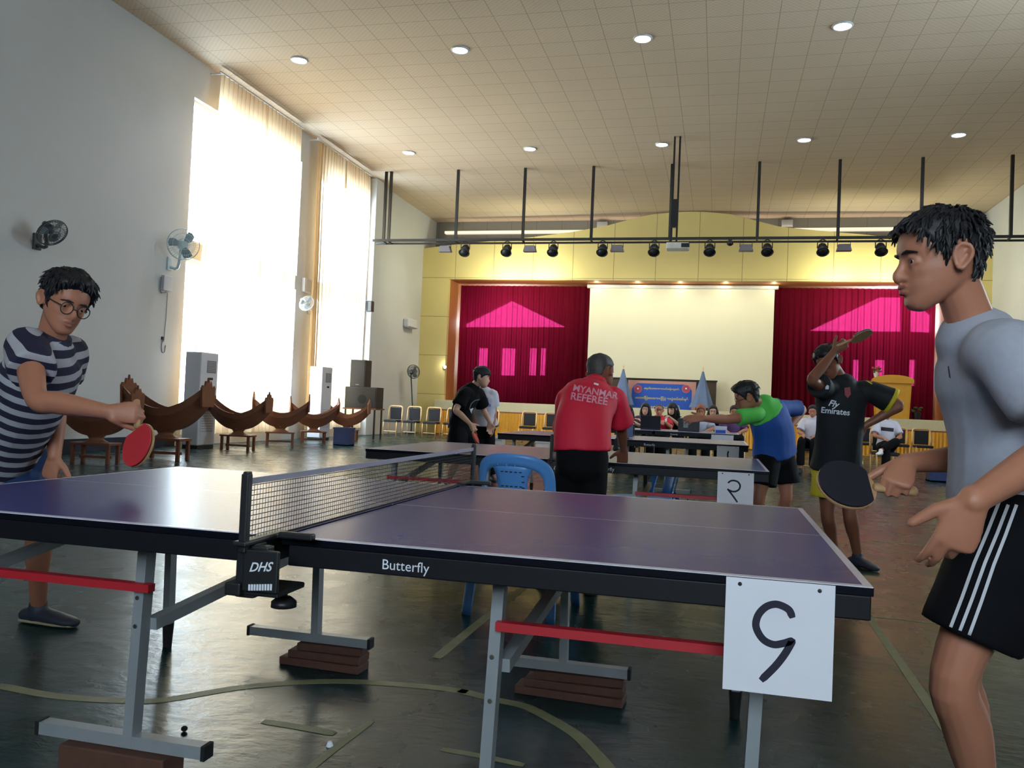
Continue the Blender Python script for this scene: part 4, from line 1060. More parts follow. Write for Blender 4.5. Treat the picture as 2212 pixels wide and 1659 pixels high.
class Body:
    """joint positions in hall coordinates plus the heights of the cross sections between them"""
    def __init__(s, name_label, joints, F, U, skin='skin', build=1.0, voxel=.008, group=None, base=None, leghalf=1.0):
        s.J = {k: V(v) for k, v in joints.items()}; J = s.J
        for a in ('AL', 'AR'):
            if J[a].z < .2: J[a].z = .086      # soles on the floor
        s.k = build; s.vx = voxel; s.skin = M[skin]; s.lh = leghalf
        loc = V((J['P'].x, J['P'].y, 0)) if base is None else V(base)
        s.root = thing('person', name_label, 'person', loc, group, world=True)
        s.F = V(F).normalized(); U = V(U); s.U = (U-s.F*U.dot(s.F)).normalized(); s.X = s.F.cross(s.U)
        s.hk = joints.get('hk', 1.0) if not isinstance(joints.get('hk', 1.0), V) else 1.0
    def T(s, p):
        return s.J['H']+(s.X*p.x+s.F*p.y+s.U*p.z)*s.k_head
    k_head = 1.0
    def spine(s):
        J = s.J; P, N = J['P'], J['N']; C = J.get('C', (P+N)/2); return P, C, N
    def torso(s, mb, inf=0, t0=-.12, t1=1.0, wide=1.0, flat=(False, False), hem=0, loose=0):
        J = s.J; P, C, N = s.spine(); k = s.k
        def pos(t):
            if t < 0: return P+(P-C).normalized()*(-t)*(P-N).length
            a = P.lerp(C, min(1, t*2)) if t < .5 else C.lerp(N, t*2-1); b = (P*(1-t)**2+(C*2-(P+N)/2)*2*t*(1-t)+N*t*t); return a.lerp(b, .7)
        tab = [(-.2, .165, .115), (-.1, .168, .12), (.08, .16, .112), (.25, .142, .1), (.42, .146, .104), (.6, .163, .114), (.76, .178, .116), (.87, .165, .1), (.94, .115, .078), (1.0, .062, .06)]
        sh = (J['SR']-J['SL']).normalized(); hp = (J['HR']-J['HL']).normalized(); pts, rad, sd = [], [], []
        ts = [t0]+[a for a, _, _ in tab if t0 < a < t1]+[t1]
        for t in ts:
            w = interp(t, [(a, b) for a, b, _ in tab]); d = interp(t, [(a, c) for a, _, c in tab])
            h = hem*max(0, (.35-t)/.5)
            if loose and t < .7: w = max(w, .168*loose); d = max(d, .117*loose)
            pts.append(pos(t)); rad.append((w*k*wide+inf+h, d*k+inf+h)); sd.append(hp.lerp(sh, max(0, min(1, t))))
        # per-ring side vectors
        mb.limb(pts, rad, 20, [sd[0], sd[-1]], 3, flat)
    def arm(s, mb, side, inf=0, upto=1.0, flat=False, slack=0):
        J = s.J; S, E, W = J['S'+side], J['E'+side], J['W'+side]; k = s.k; N = J['N']
        inn = S.lerp(N, .35)-V((0, 0, .02))
        if upto >= 1:
            mb.limb([inn, S, S.lerp(E, .35), E, E.lerp(W, .3), W], [.058*k+inf, .056*k+inf, .05*k+inf, .039*k+inf, .041*k+inf, (.027*k+inf)], 14, None, 4)
        else:
            e = S.lerp(E, upto); mb.limb([inn, S, S.lerp(E, upto*.5), e], [.062*k+inf, .06*k+inf, .056*k+inf+slack*.5, .052*k+inf+slack], 16, None, 4, (False, True))
    def leg(s, mb, side, inf=0, upto=2.0, slack=0, flat=True):
        J = s.J; H, K, A = J['H'+side], J['K'+side], J['A'+side]; k = s.k
        if upto >= 2 and inf == 0:
            mb.limb([H, H.lerp(K, .35), K, K.lerp(A, .3), K.lerp(A, .7), A], [.085*k, .076*k, .054*k, .056*k, .04*k, .034*k], 16, None, 4)
        elif upto <= 1:
            mb.limb([H, H.lerp(K, upto*.5), H.lerp(K, upto)], [.098*k+inf, .095*k+inf+slack*.5, .088*k+inf+slack], 18, None, 4, (False, True))
        else:
            e = K.lerp(A, upto-1); mb.limb([H, H.lerp(K, .4), K, e], [.095*k+inf, .088*k+inf, .07*k+inf, .062*k+inf+slack], 18, None, 4, (False, True))
    def make_skin(s, hands=None, feet=True, neck=True, parts=('arms', 'legs', 'torso')):
        mb = MB(); J = s.J; head_local(mb, s.T)
        nb = s.T(V((0, -.028, -.045))); mb.limb([J['N']-(nb-J['N'])*.25, J['N'], J['N'].lerp(nb, .5), nb], [.068*s.k, .06*s.k, .053*s.k, .05*s.k], 16, s.X, 3)
        s.torso(mb)
        for sd in 'LR':
            s.arm(mb, sd); s.leg(mb, sd)
            if hands and sd in hands:
                h = hands[sd]; hand(mb, J['W'+sd], *h[:3], **h[3] if len(h) > 3 else {})
            if feet: foot(mb, J['A'+sd], J['T'+sd])
        me = realize(mb, s.vx, 3); s.body = link('body', me, s.skin, None, True); s._own(s.body, me); return s.body
    def _own(s, o, me):
        for v in me.vertices: v.co -= ORG[s.root.name]
        o.parent = s.root; ORG[o.name] = ORG[s.root.name]
    def cloth(s, name, fn, m, voxel=.012, wrinkle=None, it=4):
        mb = MB(); fn(mb); me = realize(mb, voxel, it, wrinkle); o = link(name, me, m, None, True); s._own(o, me); return o
    def part(s, name, mb, m, smooth=True, parent=None): return mb.build(name, m, parent or s.root, smooth)
    def face(s, detail=False):
        for sd in (-1, 1):
            c = s.T(V((.0325*sd, 0.0702, -.001)))
            e = s.part('eye', MB().ball(c, .012*s.k_head, 14), M['eye_white'])
            s.part('iris', MB().ball(s.T(V((.033*sd, 0.0756, -.0015))), .0075*s.k_head, 14), M['iris'], True, e)
            s.part('eyebrow', MB().limb([s.T(V((.014*sd, .0925, .0215))), s.T(V((.034*sd, .0895, .0245))), s.T(V((.054*sd, .0725, .0175)))], [.0022, .0034, .0016], 8, None, 2), M['hair'])
        if detail:
            lp = MB(); lp.limb([s.T(V(p)) for p in ((-.022, .0845, -.0575), (-.008, .0975, -.0568), (.008, .0975, -.0568), (.022, .0845, -.0575))], [.0025, .0056, .0056, .0025], 10, None, 3)
            lp.limb([s.T(V(p)) for p in ((-.018, .085, -.068), (0, .0978, -.0698), (.018, .085, -.068))], [.0025, .0066, .0025], 10, None, 3); s.part('lips', lp, M['lip'])
    def hair(s, style='short', thick=.018, seed=1, flop=None, m='hair', long=None, tufts=0):
        mb = MB(); hair_mesh(mb, s.T, style, thick, seed, flop)
        if tufts:
            rs = random.Random(seed); G = head_grid(30, 40); HL = HAIRLINE[style]; n = 0; cr = V((.01, -.045, .1))
            while n < tufts:
                p, a = rs.choice(rs.choice(G)); f = min(a, 2*PI-a)
                if p.z < interp(f, HL)+.006: continue
                d = V((p.x, p.y+.005, p.z)).normalized(); fl = p-cr; fl = fl-d*fl.dot(d); fl = fl.normalized() if fl.length > .01 else V((0, 1, 0))
                fl = (fl+V((rs.uniform(-.5, .5), rs.uniform(-.3, .3), rs.uniform(-.3, .2)))).normalized()
                t = thick*(.45+.75*max(0, p.z)/.116)+(flop or 0)*max(0, min(1, (p.y-.02)/.05))*(p.z > .03); b = p+d*(t-.004); L_ = rs.uniform(.016, .034)
                mb.limb([s.T(b), s.T(b+fl*L_*.5+d*.0035), s.T(b+fl*L_+d*rs.uniform(-.004, .003))], [.0048, .0038, .0012], 6); n += 1
        if long:
            for x in (-.06, -.03, 0, .03, .06):
                mb.limb([s.T(V((x*.9, -.06, .06))), s.T(V((x*1.25, -.09, -.05))), s.T(V((x*1.5, -.1, -.14))), s.T(V((x*1.35, -.11, -long)))], [.035, .045, .04, .018], 10, None, 3)
            for x in (-1, 1):
                mb.limb([s.T(V((.05*x, .03, .075))), s.T(V((.078*x, .02, 0))), s.T(V((.078*x, .015, -.1))), s.T(V((.07*x, .03, -long*.9)))], [.02, .022, .026, .012], 10, None, 3)
        return s.part('hair', mb, M[m])
    def glasses(s):
        mb = MB()
        for sd in (-1, 1):
            mb.ring(s.T(V((.033*sd, .1, -.004))), s.F, .0235, .002, 24, 6)
            mb.tube([s.T(V((.056*sd, .097, .002))), s.T(V((.075*sd, .06, .004))), s.T(V((.079*sd, -.005, .004)))], .002, 6)
        mb.tube([s.T(V((-.01, .101, -.002))), s.T(V((.01, .101, -.002)))], .002, 6)
        return s.part('glasses', mb, M['black_plastic'])
    def shoes(s, m, which='LR', sole=None):
        for sd in which:
            A = s.J['A'+sd]; mb = MB(); foot(mb, A, s.J['T'+sd], 1.06, 1.14); mb.limb([A-V((0, 0, .05)), A+V((0, 0, .0))], [.042, .042], 14)
            me = realize(mb, .008, 3); o = link('shoe', me, m, None, True); s._own(o, me)
            if sole:
                toe = V(s.J['T'+sd]); toe.z = 0; toe.normalize(); b = max(0, A.z-.085)+.012
                g = lambda d: V((A.x+toe.x*d, A.y+toe.y*d, b)); x = V((-toe.y, toe.x, 0))
                MB().limb([g(-.075), g(.02), g(.12), g(.2)], [(.036, .012), (.042, .012), (.05, .012), (.034, .012)], 14, x, 3).build('sole', sole, s.root, True).parent = s.root
    def lengths(s):
        J = s.J; d = lambda a, b: round((J[a]-J[b]).length, 2)
        return {a+b: d(a, b) for a, b in (('P', 'N'), ('SL', 'SR'), ('SL', 'EL'), ('EL', 'WL'), ('SR', 'ER'), ('ER', 'WR'), ('HL', 'KL'), ('KL', 'AL'), ('HR', 'KR'), ('KR', 'AR'), ('N', 'H'))}

def project(me, target, parent, name, m, lift=.003, origin=None):
    """lay a flat mesh (already in hall coordinates) onto a garment, following its folds"""
    org = ORG[target.name]; bv = BVHTree.FromPolygons([v.co+org for v in target.data.vertices], [tuple(p.vertices) for p in target.data.polygons])
    o0 = V(origin) if origin is not None else CAM
    bm = bmesh.new(); bm.from_mesh(me)
    bmesh.ops.triangulate(bm, faces=bm.faces[:])
    for _ in range(4):
        es = [e for e in bm.edges if e.calc_length() > .016]
        if not es: break
        bmesh.ops.subdivide_edges(bm, edges=es, cuts=1); bmesh.ops.triangulate(bm, faces=bm.faces[:])
    kill = []
    for v in bm.verts:
        d = (v.co-o0).normalized(); h = bv.ray_cast(o0, d)
        if h[0] is None: kill.append(v); continue
        v.co = h[0]-d*lift
    bmesh.ops.delete(bm, geom=kill, context='VERTS')
    for v in bm.verts: v.co -= ORG[parent.name]
    bm.to_mesh(me); bm.free(); return link(name, me, m, parent, True)
def flat_text(body, px, py, D, width_px, ang=0, **kw):
    me = text_mesh(body, 1.0, 0, **kw); xs = [v.co.x for v in me.vertices]; w = max(xs)-min(xs); cx = (max(xs)+min(xs))/2; k = width_px/FOC*D/w
    o = at(px, py, D); x = RT*math.cos(ang)+UP*math.sin(ang); y = -RT*math.sin(ang)+UP*math.cos(ang)
    for v in me.vertices: v.co = o+x*((v.co.x-cx)*k)+y*(v.co.y*k)
    return me
def flat_strip(pts, D, wpx):
    mb = MB(); P = [at(a, b, D) for a, b in pts]; w = wpx/FOC*D/2; vs = []
    for i, p in enumerate(P):
        t = (P[min(i+1, len(P)-1)]-P[max(i-1, 0)]).normalized(); n = t.cross(FW).normalized()*w; vs += [p-n, p+n]
    me = bpy.data.meshes.new('s'); me.from_pydata([tuple(v) for v in vs], [], [(2*i, 2*i+1, 2*i+3, 2*i+2) for i in range(len(P)-1)]); return me
def flat_poly(pts, D):
    me = bpy.data.meshes.new('s'); me.from_pydata([tuple(at(a, b, D)) for a, b in pts], [], [tuple(range(len(pts)))]); return me

def racket(label, grip, d, n, face, back, group='table tennis bats'):
    """grip point, d from handle to blade, n out of the face"""
    grip, d, n = V(grip), V(d).normalized(), V(n); n = (n-d*n.dot(d)).normalized(); s = d.cross(n)
    r = thing('table_tennis_bat', label, 'bat', grip, group, world=True)
    lp = []
    for i in range(36):
        a = 2*PI*i/36; u, w = .079*math.cos(a), .0755*math.sin(a); lp.append((u, w))
    c = grip+d*.128
    MB().prism(lp, c-n*.003, d, s, .006).build('blade', M['bat_wood'], r)
    rb = [(u*.985, w*.985) for u, w in lp if u > -.066]
    MB().prism(rb, c+n*.0032, d, s, -.004).build('rubber_face', face, r); MB().prism(rb, c-n*.0032, d, s, .004).build('rubber_back', back, r)
    MB().limb([grip-d*.05, grip, grip+d*.05], [(.016, .0115), (.0135, .011), (.014, .0095)], 12, s, 3).build('handle', M['bat_wood'], r, True)
    return r
M['bat_wood'] = mat('pale_bat_wood', (176, 136, 96), .5); M['rubber_black'] = mat('black_bat_rubber', (22, 22, 34), .55); M['rubber_red'] = mat('red_bat_rubber', (190, 40, 50), .55); M['rubber_grey'] = mat('greyish_bat_rubber', (150, 148, 164), .5)

R_, F_, U_ = V((.971, .239, 0)), V((-.239, .971, 0)), V((0, 0, 1))     # across, away from and up from the camera
def J(**k): return {a: (at(*b) if len(b) == 3 and not isinstance(b, V) else b) for a, b in k.items()}
LEN = {}
def fist(W, d, n):
    d = V(d).normalized(); n = V(n); n = (n-d*n.dot(d)).normalized(); return V(W)+d*.083-n*.03
GRIP = ((1.15, 1.25, .7),)*4
RELAX = ((.25, .35, .25), (.35, .4, .3), (.45, .45, .3), (.5, .5, .35))
M['navy'] = mat('black_shorts', (7, 7, 13), .85, var=.3, spec=.2); M['black_cloth'] = mat('black_cloth', (10, 10, 13), .9, var=.3, spec=.2)
M['dark_shoe'] = mat('dark_trainer', (38, 44, 58), .6); M['pale_sole'] = mat('pale_sole', (150, 140, 110), .6)

# --- the player in grey at the right end of the nearest table
j = J(P=(2188, 1105, 2.02), C=(2176, 905, 2.02), N=(2107, 724, 2.02), H=(2032, 561, 2.0), SL=(2176, 762, 1.84), SR=(2098, 766, 2.2), EL=(2322, 945, 1.72), WL=(2102, 1082, 1.6), ER=(2150, 985, 2.36), WR=(1958, 1000, 2.28),
      HL=(2200, 1130, 1.93), HR=(2185, 1130, 2.1), KL=(2062, 1455, 1.93), AL=(2142, 1870, 2.06), KR=(2075, 1440, 2.2), AR=(2118, 1780, 2.28), TL=V((-.9, -.1, 0)), TR=V((-.9, .2, 0)))
b = Body('person in a grey tee and black striped shorts holding a dark bat at the right', j, -R_*.98+F_*.08-U_*.14, -R_*.14+U_, 'skin', .97, .0042)
b.k_head = 1.0; LEN['grey'] = b.lengths()
hd, hn = -R_*.55-U_*.55-F_*.6, U_*.8-F_*.5; gr = fist(b.J['WR'], hd, hn)
b.make_skin({'L': (at(2036, 1225, 1.62)-at(2100, 1085, 1.6), -F_+U_*.2-R_*.2, -R_+U_*.5, dict(curls=((.3, .35, .25), (.45, .4, .3), (.75, .6, .4), (1.0, .8, .5)), thumb=(.62, .72, -.1), k=1.02)),
             'R': (hd, hn, -R_, dict(curls=GRIP, thumb=(.5, .7, -.5)))})
b.face(True); b.hair('short', .010, 2, .008, tufts=900)
M['grey_tee'] = mat('heather_grey_jersey', (164, 165, 178), .9, var=.12, scale=70)
sh = b.cloth('shirt', lambda m: (b.torso(m, .018, -.13, .94, .95, (True, False), .02, 1), b.arm(m, 'L', .016, .62, slack=.012), b.arm(m, 'R', .016, .62, slack=.012)), M['grey_tee'], .0085, (.009, 6.0, (1, 1, .55)), 4)
st = b.cloth('shorts', lambda m: (b.torso(m, .012, -.2, .1, .95), b.leg(m, 'L', .014, .76, .012), b.leg(m, 'R', .012, .72, .012)), M['navy'], .009, (.004, 7), 4)
M['stripe_white'] = mat('white_stripe', (205, 205, 210), .8)
for pts in ([(2158, 1085), (2105, 1215), (2050, 1364)], [(2178, 1090), (2128, 1215), (2070, 1372)], [(2196, 1090), (2147, 1220), (2090, 1382)]):
    project(flat_strip([pts[0], ((pts[0][0]+pts[1][0])/2+1, (pts[0][1]+pts[1][1])/2), pts[1], ((pts[2][0]+pts[1][0])/2+1, (pts[2][1]+pts[1][1])/2), pts[2]], 1.9, 7.5), st, b.root, 'stripe', M['stripe_white'], .002)
project(flat_poly([(2047, 792), (2050, 790), (2054, 818), (2050, 815)], 1.9), sh, b.root, 'chest_mark', M['ink'])
b.shoes(M['dark_shoe'])
racket('round dark bat with pale wooden rim held by the player in grey', gr, -R_+U_*.06, U_*.66-F_*.75, M['rubber_black'], M['rubber_red'])

# --- the player in the striped polo at the left end
j = J(P=(8, 985, 3.58), C=(66, 870, 3.4), N=(106, 752, 3.36), H=(140, 654, 3.3), SL=(150, 762, 3.52), SR=(58, 748, 3.24), ER=(80, 862, 3.0), WR=(236, 890, 2.93), EL=(122, 868, 3.6), WL=(118, 985, 3.52),
      HR=(10, 1010, 3.52), HL=(5, 1010, 3.7), KR=(82, 1135, 3.66), AR=(84, 1290, 3.92), KL=(-60, 1135, 3.85), AL=(-115, 1290, 4.05), TL=R_-F_*.2, TR=R_-F_*.25)
b = Body('person in a navy striped polo and glasses swinging a red bat at the left', j, R_*.74-F_*.58-U_*.3, U_+R_*.3, 'skin', 1.0, .0055); LEN['stripe'] = b.lengths()
hd, hn = R_*.95+U_*.02, -F_+U_*.2; gl = fist(b.J['WR'], hd, hn)
b.make_skin({'R': (hd, hn, -U_, dict(curls=GRIP, thumb=(.7, .4, -.6))), 'L': (-U_-R_*.2, -R_*.2-F_, R_, dict(curls=((.9, 1.0, .6),)*4))})
b.face(True); b.glasses(); b.hair('short', .023, 5, .012, tufts=600)
ax = (b.J['N']-b.J['P']).normalized()
def stripe_mat(name, axis, period, duty, c1, c2, off=0):
    t = NT(name); d = t.node('ShaderNodeVectorMath', operation='DOT_PRODUCT'); t.link(t.coord(), d.inputs[0]); d.inputs[1].default_value = axis
    f = t.math('FRACT', t.math('ADD', t.math('DIVIDE', d.outputs['Value'], period), off)); f = t.math('LESS_THAN', f, duty); n = t.noise(12, 4)
    t.color(t.mix(f, t.mix(n, scl(lin(c1), .85), scl(lin(c1), 1.1)), t.mix(n, scl(lin(c2), .85), scl(lin(c2), 1.1)))); t.b.inputs['Roughness'].default_value = .85; return t.m
M['polo'] = stripe_mat('navy_and_grey_stripes', (ax.x*.6, ax.y*.3, ax.z), .046, .52, (176, 174, 182), (34, 32, 58))
b.cloth('shirt', lambda m: (b.torso(m, .022, -.1, .955, 1.0, (True, False), .012), b.arm(m, 'R', .018, .5, slack=.016), b.arm(m, 'L', .018, .5, slack=.012)), M['polo'], .01, (.006, 7))
nb = b.T(V((0, -.028, -.045))); b.part('collar', MB().limb([b.J['N']-(nb-b.J['N'])*.05, b.J['N'].lerp(nb, .35)], [.086, .072], 20, b.X, 1, (True, True)), mat('navy_collar', (34, 34, 62), .85))
M['denim'] = mat('blue_denim', (34, 58, 104), .85, var=.25, scale=16)
b.cloth('shorts', lambda m: (b.torso(m, .012, -.18, .1, 1.0), b.leg(m, 'L', .012, .9, .014), b.leg(m, 'R', .012, .9, .014)), M['denim'], .01, (.005, 7))
b.shoes(M['dark_shoe'], 'LR', M['pale_sole'])
racket('red bat swung by the player in the striped polo', gl, R_*.3-U_*.8-F_*.5, -R_*.55+U_*.29-F_*.8, M['rubber_red'], M['rubber_black'])

# --- the referee in red with his back to the camera
j = J(P=(1258, 972, 5.08), C=(1262, 900, 5.14), N=(1284, 836, 5.34), H=(1298, 806, 5.44), SL=(1226, 862, 5.25), SR=(1328, 860, 5.32), EL=(1222, 930, 5.46), WL=(1240, 950, 5.62), ER=(1342, 918, 5.42), WR=(1347, 972, 5.58),
      HL=(1236, 985, 5.08), HR=(1282, 987, 5.08), KL=(1212, 1112, 5.14), AL=(1184, 1250, 5.2), KR=(1280, 1116, 5.06), AR=(1276, 1262, 5.06), TL=F_-R_*.3, TR=F_+R_*.1)
b = Body('person in a red shirt with lettering on the back, leaning on a table', j, F_*.75+R_*.6-U_*.2, U_+F_*.3, 'skin_dark', .88, .007); LEN['ref'] = b.lengths()
b.make_skin({'R': (-U_*.8+F_*.4, U_*.4-F_*.8, -R_, dict(curls=RELAX)), 'L': (F_-U_*.1, U_, R_, dict(curls=RELAX))})
b.face(); b.hair('crop', .012, 9, None, 'hair_grey')
M['red_shirt'] = mat('red_polyester', (212, 26, 58), .7, var=.08)
sh = b.cloth('shirt', lambda m: (b.torso(m, .024, -.02, .95, 1.0, (True, False), .006, 1.0), b.arm(m, 'R', .02, .95, slack=.02), b.arm(m, 'L', .022, .95, slack=.02)), M['red_shirt'], .012, (.008, 5))
nb = b.T(V((0, -.028, -.045))); b.part('collar', MB().limb([b.J['N']-(nb-b.J['N'])*.1, b.J['N'].lerp(nb, .55)], [.09, .07], 20, b.X, 1, (True, True)), M['red_shirt'])
b.cloth('trousers', lambda m: (b.torso(m, .012, -.2, .1, 1.0), b.leg(m, 'L', .01, 1.9, .02), b.leg(m, 'R', .01, 1.9, .02)), M['black_cloth'], .012)
M['faded_print'] = mat('pinkish_white_print', (214, 150, 168), .8)
for tx, px, py, w in (('MYANMAR', 1287, 847, 98), ('REFEREE', 1273, 862, 80)):
    me = flat_text(tx, px, py, 5.1, w, -.19 if tx[0] == 'M' else -.16, bold=.02); project(me, sh, b.root, 'lettering', M['faded_print'], .006)
project(flat_strip([(1283, 828), (1293, 831)], 5.1, 4), sh, b.root, 'neck_label', M['white_ink'])
b.shoes(M['black_plastic'], 'LR', M['pale_sole'])

# --- the player in the dark jersey and yellow shorts
j = J(P=(1808, 992, 6.35), C=(1815, 905, 6.3), N=(1818, 824, 6.3), H=(1790, 782, 6.28), SL=(1885, 848, 6.3), SR=(1780, 842, 6.22), EL=(1943, 876, 6.25), WL=(1868, 920, 6.28), ER=(1754, 820, 6.02), WR=(1803, 758, 6.1),
      HL=(1828, 1008, 6.35), HR=(1788, 1006, 6.38), KL=(1836, 1110, 6.28), AL=(1852, 1212, 6.36), KR=(1788, 1112, 6.38), AR=(1802, 1204, 6.55), TL=-F_+R_*.3, TR=-F_-R_*.4)
b = Body('person in a dark football jersey and yellow shorts wiping his face with a raised arm', j, -F_*.7-R_*.6-U_*.5, U_-R_*.35, 'skin_dark', .95, .007); LEN['dark'] = b.lengths()
b.make_skin({'R': (at(1832, 738, 6.08)-at(1803, 758, 6.1), -F_*.9, U_, dict(curls=GRIP)), 'L': (-R_*.5-U_*.8, R_*.3-F_, -F_, dict(curls=RELAX))})
b.face(); b.hair('short', .022, 12, tufts=120)
M['jersey'] = mat('dark_jersey', (12, 16, 24), .75, var=.2)
M['yellow'] = mat('yellow_sports_cloth', (206, 186, 36), .75)
sh = b.cloth('shirt', lambda m: (b.torso(m, .022, -.14, .955, 1.0, (True, False), .012, .95), b.arm(m, 'L', .024, .72, slack=.022), b.arm(m, 'R', .024, .5, slack=.02)), M['jersey'], .012, (.008, 5))
b.cloth('shorts', lambda m: (b.torso(m, .02, -.2, .0, 1.05), b.leg(m, 'L', .016, .62, .03), b.leg(m, 'R', .016, .62, .03)), M['yellow'], .012, (.008, 6))
project(flat_text('Fly', 1802, 873, 6.1, 24, -.22, shear=.3, bold=.02), sh, b.root, 'lettering', M['white_ink'])
project(flat_text('Emirates', 1805, 889, 6.1, 62, -.1, bold=.02), sh, b.root, 'lettering', M['white_ink'])
S, E_ = b.J['SL'], b.J['EL']; b.part('sleeve_band', MB().limb([S.lerp(E_, .60), S.lerp(E_, .74)], [.103, .104], 18, None, 1, (True, True)), M['yellow'])
for d in (-3, 1.5): project(flat_strip([(1838, 805+d), (1862, 814+d), (1884, 828+d)], 6.1, 2.6), sh, b.root, 'shoulder_stripe', M['yellow'])
M['crest'] = mat('reddish_crest', (150, 70, 80), .7)
project(flat_poly([(1824, 838), (1836, 836), (1838, 852), (1831, 860), (1825, 853)], 6.1), sh, b.root, 'crest', M['crest'])
project(flat_poly([(1783, 836), (1787, 831), (1791, 834), (1790, 841), (1783, 841)], 6.1), sh, b.root, 'chest_mark', M['white_ink'])
b.shoes(M['dark_shoe'])
g = at(1824, 741, 6.07); racket('bat held up edge on by the player in the dark jersey', g, at(1862, 725, 6.05)-g, U_*.9+F_*.25+R_*.3, M['rubber_grey'], M['rubber_grey'])

# --- the player in blue and green
j = J(P=(1672, 975, 7.1), C=(1668, 925, 7.05), N=(1648, 876, 6.98), H=(1614, 858, 6.92), SL=(1632, 896, 6.84), SR=(1692, 882, 7.16), EL=(1572, 906, 6.74), WL=(1520, 904, 6.64), ER=(1733, 884, 7.34), WR=(1706, 922, 7.18),
      HL=(1658, 985, 7.03), HR=(1690, 985, 7.14), KL=(1640, 1072, 6.98), AL=(1636, 1172, 7.1), KR=(1698, 1068, 7.1), AR=(1682, 1162, 7.3), TL=-R_, TR=-R_)
b = Body('person in a blue and green shirt and glasses stretching an arm to the left', j, -R_*.9+F_*.25-U_*.4, U_-R_*.45, 'skin', .97, .007); LEN['blue'] = b.lengths()
b.make_skin({'L': (-R_-U_*.05, U_*.5-F_*.6, U_, dict(curls=RELAX)), 'R': (-R_*.4-U_, R_, -F_, dict(curls=RELAX))})
b.face(); b.glasses(); b.hair('short', .022, 15, .014, tufts=120)
M['blue_shirt'] = mat('royal_blue_sports_cloth', (26, 76, 158), .75, var=.12); M['green_shirt'] = mat('bright_green_cloth', (84, 196, 78), .75)
b.cloth('shirt', lambda m: (b.torso(m, .03, -.08, .9, 1.0, (True, True), .012, 1.06), b.arm(m, 'R', .012, .75, slack=.016)), M['blue_shirt'], .012, (.009, 5))
S, E_ = b.J['SL'], b.J['EL']
b.cloth('green_sleeve', lambda m: (b.arm(m, 'L', .006, .62, slack=.014),), M['green_shirt'], .011, (.005, 6))
b.cloth('green_yoke', lambda m: (b.torso(m, .034, .84, .97, 1.0, (True, False)), m.limb([b.J['N'], b.J['N'].lerp(b.J['SR'], .55)], [.085, .06], 14)), M['green_shirt'], .011)
b.cloth('shorts', lambda m: (b.torso(m, .008, -.2, -.06, 1.0), b.leg(m, 'L', .012, .72, .03), b.leg(m, 'R', .012, .72, .03)), M['navy'], .012, (.006, 6))
b.shoes(M['dark_shoe'])

# --- the player in black and the person in white behind him, beyond the second table
j = J(P=(996, 918, 10.6), C=(1002, 876, 10.55), N=(1022, 838, 10.5), H=(1040, 815, 10.48), SR=(1004, 852, 10.32), SL=(1034, 852, 10.7), ER=(985, 886, 10.22), WR=(1016, 916, 10.1), EL=(1046, 888, 10.8), WL=(1058, 912, 10.7),
      HR=(990, 925, 10.52), HL=(1002, 925, 10.7), KR=(986, 990, 10.4), AR=(966, 1048, 10.5), KL=(1022, 988, 10.7), AL=(1030, 1044, 10.85), TL=R_, TR=R_)
b = Body('person in a black tee and black shorts bending at the left of the far tables', j, R_*.97-F_*.1-U_*.15, U_+R_*.2, 'skin_light', .97, .009); LEN['black'] = b.lengths()
b.make_skin({'R': (R_*.5-U_*.7, -F_, R_, dict(curls=GRIP)), 'L': (-U_, F_, R_, dict(curls=RELAX))}); b.face(); b.hair('fringe', .024, 18, tufts=100)
sh = b.cloth('shirt', lambda m: (b.torso(m, .026, -.12, .955, 1.0, (True, False), .02), b.arm(m, 'R', .022, .72, slack=.02), b.arm(m, 'L', .022, .72, slack=.02)), M['black_cloth'], .013, (.008, 5))
project(flat_strip([(1014, 884), (1018, 872), (1026, 865), (1036, 863)], 10.2, 1.6), sh, b.root, 'print', M['grey_metal']); project(flat_poly([(1015, 884), (1022, 881), (1024, 889), (1018, 894)], 10.2), sh, b.root, 'print', M['white_ink'])
b.cloth('shorts', lambda m: (b.torso(m, .02, -.2, .0, 1.05), b.leg(m, 'L', .02, .85, .04), b.leg(m, 'R', .02, .85, .04)), M['navy'], .013, (.006, 6)); b.shoes(M['dark_shoe'])
g = at(1020, 925, 10.06); racket('reddish bat held low by the player in the black tee', g, R_*.35-U_*.8-F_*.3, R_-F_*.35, M['rubber_red'], M['rubber_black'])
j = J(P=(1046, 912, 12.1), N=(1046, 845, 12.05), H=(1044, 815, 12.0), SR=(1026, 853, 12.05), SL=(1064, 852, 12.05), ER=(1022, 885, 12.1), WR=(1026, 915, 12.0), EL=(1068, 888, 12.1), WL=(1066, 920, 12.0),
      HR=(1036, 922, 12.1), HL=(1054, 922, 12.1), KR=(1038, 982, 12.1), AR=(1038, 1036, 12.2), KL=(1058, 982, 12.1), AL=(1062, 1036, 12.2), TL=-F_+R_*.3, TR=-F_)
b = Body('person in a white printed tee and black trousers standing behind the player in black', j, -F_+R_*.3, U_, 'skin', .97, .01); LEN['white'] = b.lengths()
b.make_skin({'R': (-U_, -R_, -F_), 'L': (-U_, R_, -F_)}); b.face(); b.hair('short', .02, 21)
M['white_tee'] = mat('white_cotton', (206, 202, 216), .85, var=.06); M['lavender_print'] = mat('lavender_print', (140, 134, 196), .8)
sh = b.cloth('shirt', lambda m: (b.torso(m, .026, -.1, .955, 1.0, (True, False), .02), b.arm(m, 'R', .022, .7, slack=.02), b.arm(m, 'L', .022, .7, slack=.02)), M['white_tee'], .013, (.006, 5))
rs = random.Random(3)
for k in range(9):
    x, y = 1040+rs.uniform(0, 16), 858+rs.uniform(0, 34); project(flat_poly([(x, y), (x+4, y-2), (x+5, y+4), (x+1, y+5)], 11.8), sh, b.root, 'print', M['lavender_print'])
